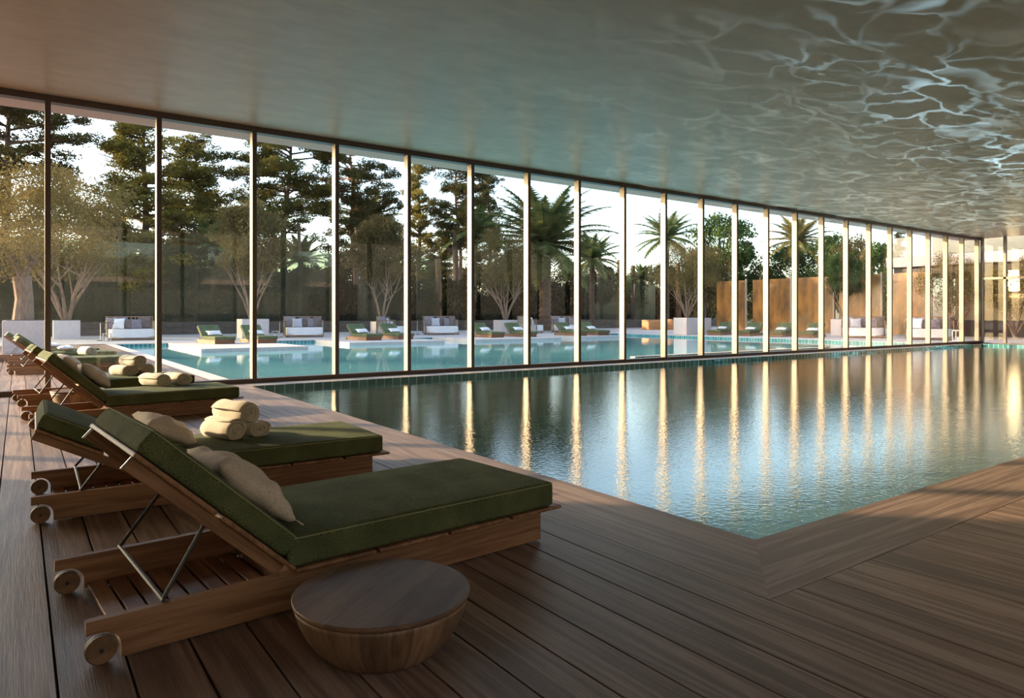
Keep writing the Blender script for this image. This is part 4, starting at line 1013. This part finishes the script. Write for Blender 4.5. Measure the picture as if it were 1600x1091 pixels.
# palms
def palm_variant(seed, n, ln, droop=1.0):
    rnd = random.Random(seed); bm = bmesh.new()
    for i in range(n):
        a = 2 * math.pi * i * 0.381966 + rnd.uniform(-0.2, 0.2)
        el = R(78) - (i / n) * R(105) * droop + rnd.uniform(-0.1, 0.1)
        l = ln * rnd.uniform(0.85, 1.1) * (0.8 + 0.25 * math.cos(el))
        dirh = Vector((math.cos(a), math.sin(a), 0)); side = Vector((-math.sin(a), math.cos(a), 0))
        pts = []; p = Vector((0, 0, 0)); e = el; ns = 12
        for k in range(ns + 1):
            pts.append(p.copy()); p = p + (dirh * math.cos(e) + Vector((0, 0, 1)) * math.sin(e)) * (l / ns); e -= R(5.6) * (0.3 + k / ns)
        add_tube(bm, pts, [0.035 * (1 - k / (ns + 1)) + 0.006 for k in range(ns + 1)], 4, cap=False)
        for k in range(1, ns * 4):
            f = k / (ns * 4); q = f * ns; j = min(ns - 1, int(q)); c = pts[j].lerp(pts[j + 1], q - j)
            tg = (pts[j + 1] - pts[j]).normalized(); up = tg.cross(side)
            wl = ln * 0.20 * math.sin(math.pi * min(1, 0.12 + 0.88 * f) ** 0.8) + 0.05
            for sg in (-1, 1):
                tip = c + side * sg * wl * rnd.uniform(0.8, 1.05) + tg * wl * 0.55 - Vector((0, 0, wl * 0.25)) + up * rnd.uniform(-0.05, 0.05)
                w = tg * 0.06
                bm.faces.new([bm.verts.new(x) for x in (c - w, c + w, tip)])
    return mesh_of('palm_crown', bm)
PALM = [palm_variant(21, 60, 4.4), palm_variant(22, 34, 3.5), palm_variant(23, 30, 3.4, 0.8)]
def palm(px, Y, zc, v, s, mat, label, r=0.25, trunk=True, fruit=False, rz=0.0):
    x = at(px, Y); t = empty('palm_tree', (x, Y, -0.3), rz)
    h = zc + 0.3
    if trunk:
        n = max(10, int(h * 5)); pts = [(0.05 * math.sin(k / n * 3), 0, h * k / n) for k in range(n + 1)]
        finish('trunk', tube(pts, [r * (1.0 + (0.16 if k % 2 else -0.02) + 0.25 * max(0, 1 - k / n * 6)) for k in range(n + 1)], 12), 'bark_palm', t)
    o = link('fronds', PALM[v], mat, t); o.location = (0, 0, h); o.scale = (s, s, s)
    if fruit:
        rnd = random.Random(5); bm = bmesh.new()
        for q in range(7):
            a = rnd.uniform(0, 6.28); c = Vector((math.cos(a) * 0.7, math.sin(a) * 0.7, h - 0.4 - rnd.random() * 0.6)); leaf_quads(bm, c, 160, (0.3, 0.3, 0.45), 0.05, rnd)
        fo = finish('fruit_cluster', bm, 'orange_wood', t); fo['label'] = 'orange date clusters'
    tag(t, label, 'palm tree', 'palms beyond the pool')
palm(851, 41, 6.6, 0, 1.3, 'palm_mid', 'largest palm with a thick trunk and orange date clusters', r=0.42, fruit=True)
palm(1042, 44, 8.4, 1, 1.0, 'palm', 'tall palm left of the broad green tree', r=0.22, rz=1.0)
palm(1246, 38, 8.3, 1, 0.98, 'palm_gold', 'tall golden-green palm above the amber reflection panels', r=0.2, rz=2.0)
palm(470, 48.5, 5.0, 2, 0.75, 'palm', 'small palm behind the second daybed', r=0.14, rz=0.5)
palm(575, 52, 8.6, 2, 1.05, 'palm_gold', 'golden palm crown mixed into the red-barked pine', r=0.18, rz=0.1)
palm(740, 49.5, 8.2, 1, 1.05, 'palm', 'dark green palm behind the sixth window bar', r=0.24, rz=0.4)
palm(925, 46.2, 6.2, 1, 0.95, 'palm', 'drooping palm crown to the right of the largest palm', r=0.24, rz=0.9)
palm(1003, 47.4, 4.7, 2, 0.62, 'palm', 'small dark palm between the eighth and ninth window bars', r=0.2, rz=1.9)
palm(335, 47.6, 5.6, 2, 0.75, 'palm', 'dark palm right of the second window bar', r=0.18, rz=2.9)
palm(322, 48.6, 0.9, 2, 0.62, 'palm_gold', 'low trunkless palm behind the first platform loungers', r=0.15, rz=2.2)
palm(400, 47.6, 3.0, 2, 0.6, 'palm', 'short palm behind the third window bar', r=0.16, rz=1.2)

# broad-leaved trees and shrubs
def round_variant(seed, n, w, h, size=0.10, per=190):
    rnd = random.Random(seed); cl = []
    for i in range(n):
        u = rnd.uniform(0, 2 * math.pi); v = rnd.uniform(-1, 1); k = math.sqrt(1 - v * v) * rnd.uniform(0.35, 1.0)
        s = rnd.uniform(0.35, 0.75)
        cl.append((Vector((math.cos(u) * k * w, math.sin(u) * k * w, h * 0.5 + v * h * 0.5)), (s, s, s * 0.8)))
    tb = bmesh.new(); add_tube(tb, [(0, 0, -1.5), (0.05, 0, h * 0.3), (0, 0.05, h * 0.7)], [0.16, 0.12, 0.05], 6)
    for i in range(5):
        a = i * 1.25; add_tube(tb, [(0.03, 0, h * 0.15), (math.cos(a) * w * 0.4, math.sin(a) * w * 0.4, h * 0.5), (math.cos(a) * w * 0.7, math.sin(a) * w * 0.7, h * 0.75)], [0.07, 0.05, 0.02], 5)
    return mesh_of('trunk', tb), crown_mesh('round_crown', cl, seed, per, size, 0.5)
RV = [round_variant(31, 70, 2.2, 3.6), round_variant(32, 60, 2.0, 3.0), round_variant(33, 50, 1.7, 3.4, 0.12, 140)]
def bush(name, px, Y, z0, w, h, v, mat, label, cat, group):
    t = empty(name, (at(px, Y), Y, z0), px * 0.13)
    bw, bh = [(2.2, 3.6), (2.0, 3.0), (1.7, 3.4)][v]
    t.scale = (w / bw, w / bw, h / bh)
    link('stem', RV[v][0], 'bark', t); link('foliage', RV[v][1], mat, t); tag(t, label, cat, group)
BG = 'broad-leaved trees on the right'
bush('leafy_tree', 1125, 46, 5.0, 3.6, 6.2, 0, 'broad', 'broad dark green tree right of the tall palm', 'tree', BG)
bush('leafy_tree', 1160, 45, 3.6, 2.8, 4.0, 1, 'broad', 'lower dark green tree behind the eleventh window bar', 'tree', BG)
bush('leafy_tree', 1100, 40, 2.8, 2.3, 4.0, 1, 'olive', 'olive-brown leafy tree before the broad dark green tree', 'tree', BG)
bush('leafy_tree', 1238, 42, 3.2, 3.6, 5.0, 0, 'broad', 'wide dark green tree below the golden palm', 'tree', BG)
bush('leafy_tree', 1302, 34, 2.4, 2.4, 5.4, 1, 'broad', 'tall leafy tree behind the rightmost amber panels', 'tree', BG)
bush('leafy_tree', 1340, 27, 1.6, 1.9, 5.0, 0, 'olive', 'tall feathery tree left of the villa', 'tree', BG)
bush('leafy_tree', 1375, 25, 1.2, 1.6, 4.6, 1, 'broad', 'green tree partly covering the villa corner', 'tree', BG)
bush('leafy_tree', 1340, 21.6, 0.9, 1.2, 2.8, 2, 'broad', 'bright green bush behind the daybed below the balcony', 'tree', BG)
bush('leafy_tree', 940, 50, -0.3, 2.6, 5.6, 1, 'shrub', 'dark rounded tree behind the screen right of the largest palm', 'tree', BG)
bush('leafy_tree', 985, 51, -0.3, 2.4, 5.0, 0, 'broad', 'dark leafy tree behind the ninth window bar', 'tree', BG)
bush('leafy_tree', 1035, 50, -0.3, 2.8, 6.0, 1, 'shrub', 'dark leafy tree behind the small low screen and orange planters', 'tree', BG)
bush('leafy_tree', 1082, 47, -0.3, 2.6, 6.4, 0, 'olive', 'tall brownish leafy tree behind the orange planters', 'tree', BG)
bush('leafy_tree', 800, 52, -0.3, 2.8, 6.6, 0, 'shrub', 'dark leafy tree left of the largest palm trunk', 'tree', BG)
SG = 'dark shrubs behind the garden wall'
rnd = random.Random(77)
px = -40; i = 0
def where(px):
    marks = [(40, 'thick olive trunk'), (103, 'square planter at left'), (206, 'leftmost daybed'), (270, 'second window bar'), (338, 'first platform lounger'), (410, 'third window bar'), (479, 'second daybed'), (560, 'second platform'), (614, 'woven daybed'), (695, 'middle daybed'), (765, 'third platform loungers'), (832, 'sideways daybed'), (892, 'daybed right of the palm'), (945, 'fourth platform loungers'), (1003, 'small low screen'), (1060, 'orange planter'), (1110, 'tall pale planter'), (1180, 'amber panels')]
    return min(marks, key=lambda m_: abs(m_[0] - px))[1]
seen = {}
while px < 1120:
    Y = rnd.uniform(48.6, 51.4); w = rnd.uniform(1.5, 2.1); h = rnd.uniform(2.6, 4.6)
    wh = where(px); seen[wh] = seen.get(wh, 0) + 1
    q = ['', ', slightly further right', ', furthest right there', ', last one there', ', end one there'][min(4, seen[wh] - 1)]
    bush('shrub', px, Y, -0.3, w, h, i % 3, 'shrub', 'dark shrub beyond the wall, behind the %s%s' % (wh, q), 'shrub', SG)
    px += rnd.uniform(26, 36) * (1 if px < 500 else 0.8); i += 1
# distant tree line closing the view low down
for k in range(26):
    px_ = -60 + k * 50
    Y = 66 + (k % 3) * 3
    side = where(px_)
    seen['far' + side] = seen.get('far' + side, 0) + 1
    bush('distant_tree', px_, Y, -0.3, 3.4, 5.2 + (k * 7 % 5) * 0.6, k % 3, 'shrub', 'distant dark tree, seen above the %s%s' % (side, ['', ', the further right one', ', the furthest right one'][min(2, seen['far' + side] - 1)]), 'tree', 'distant tree line')
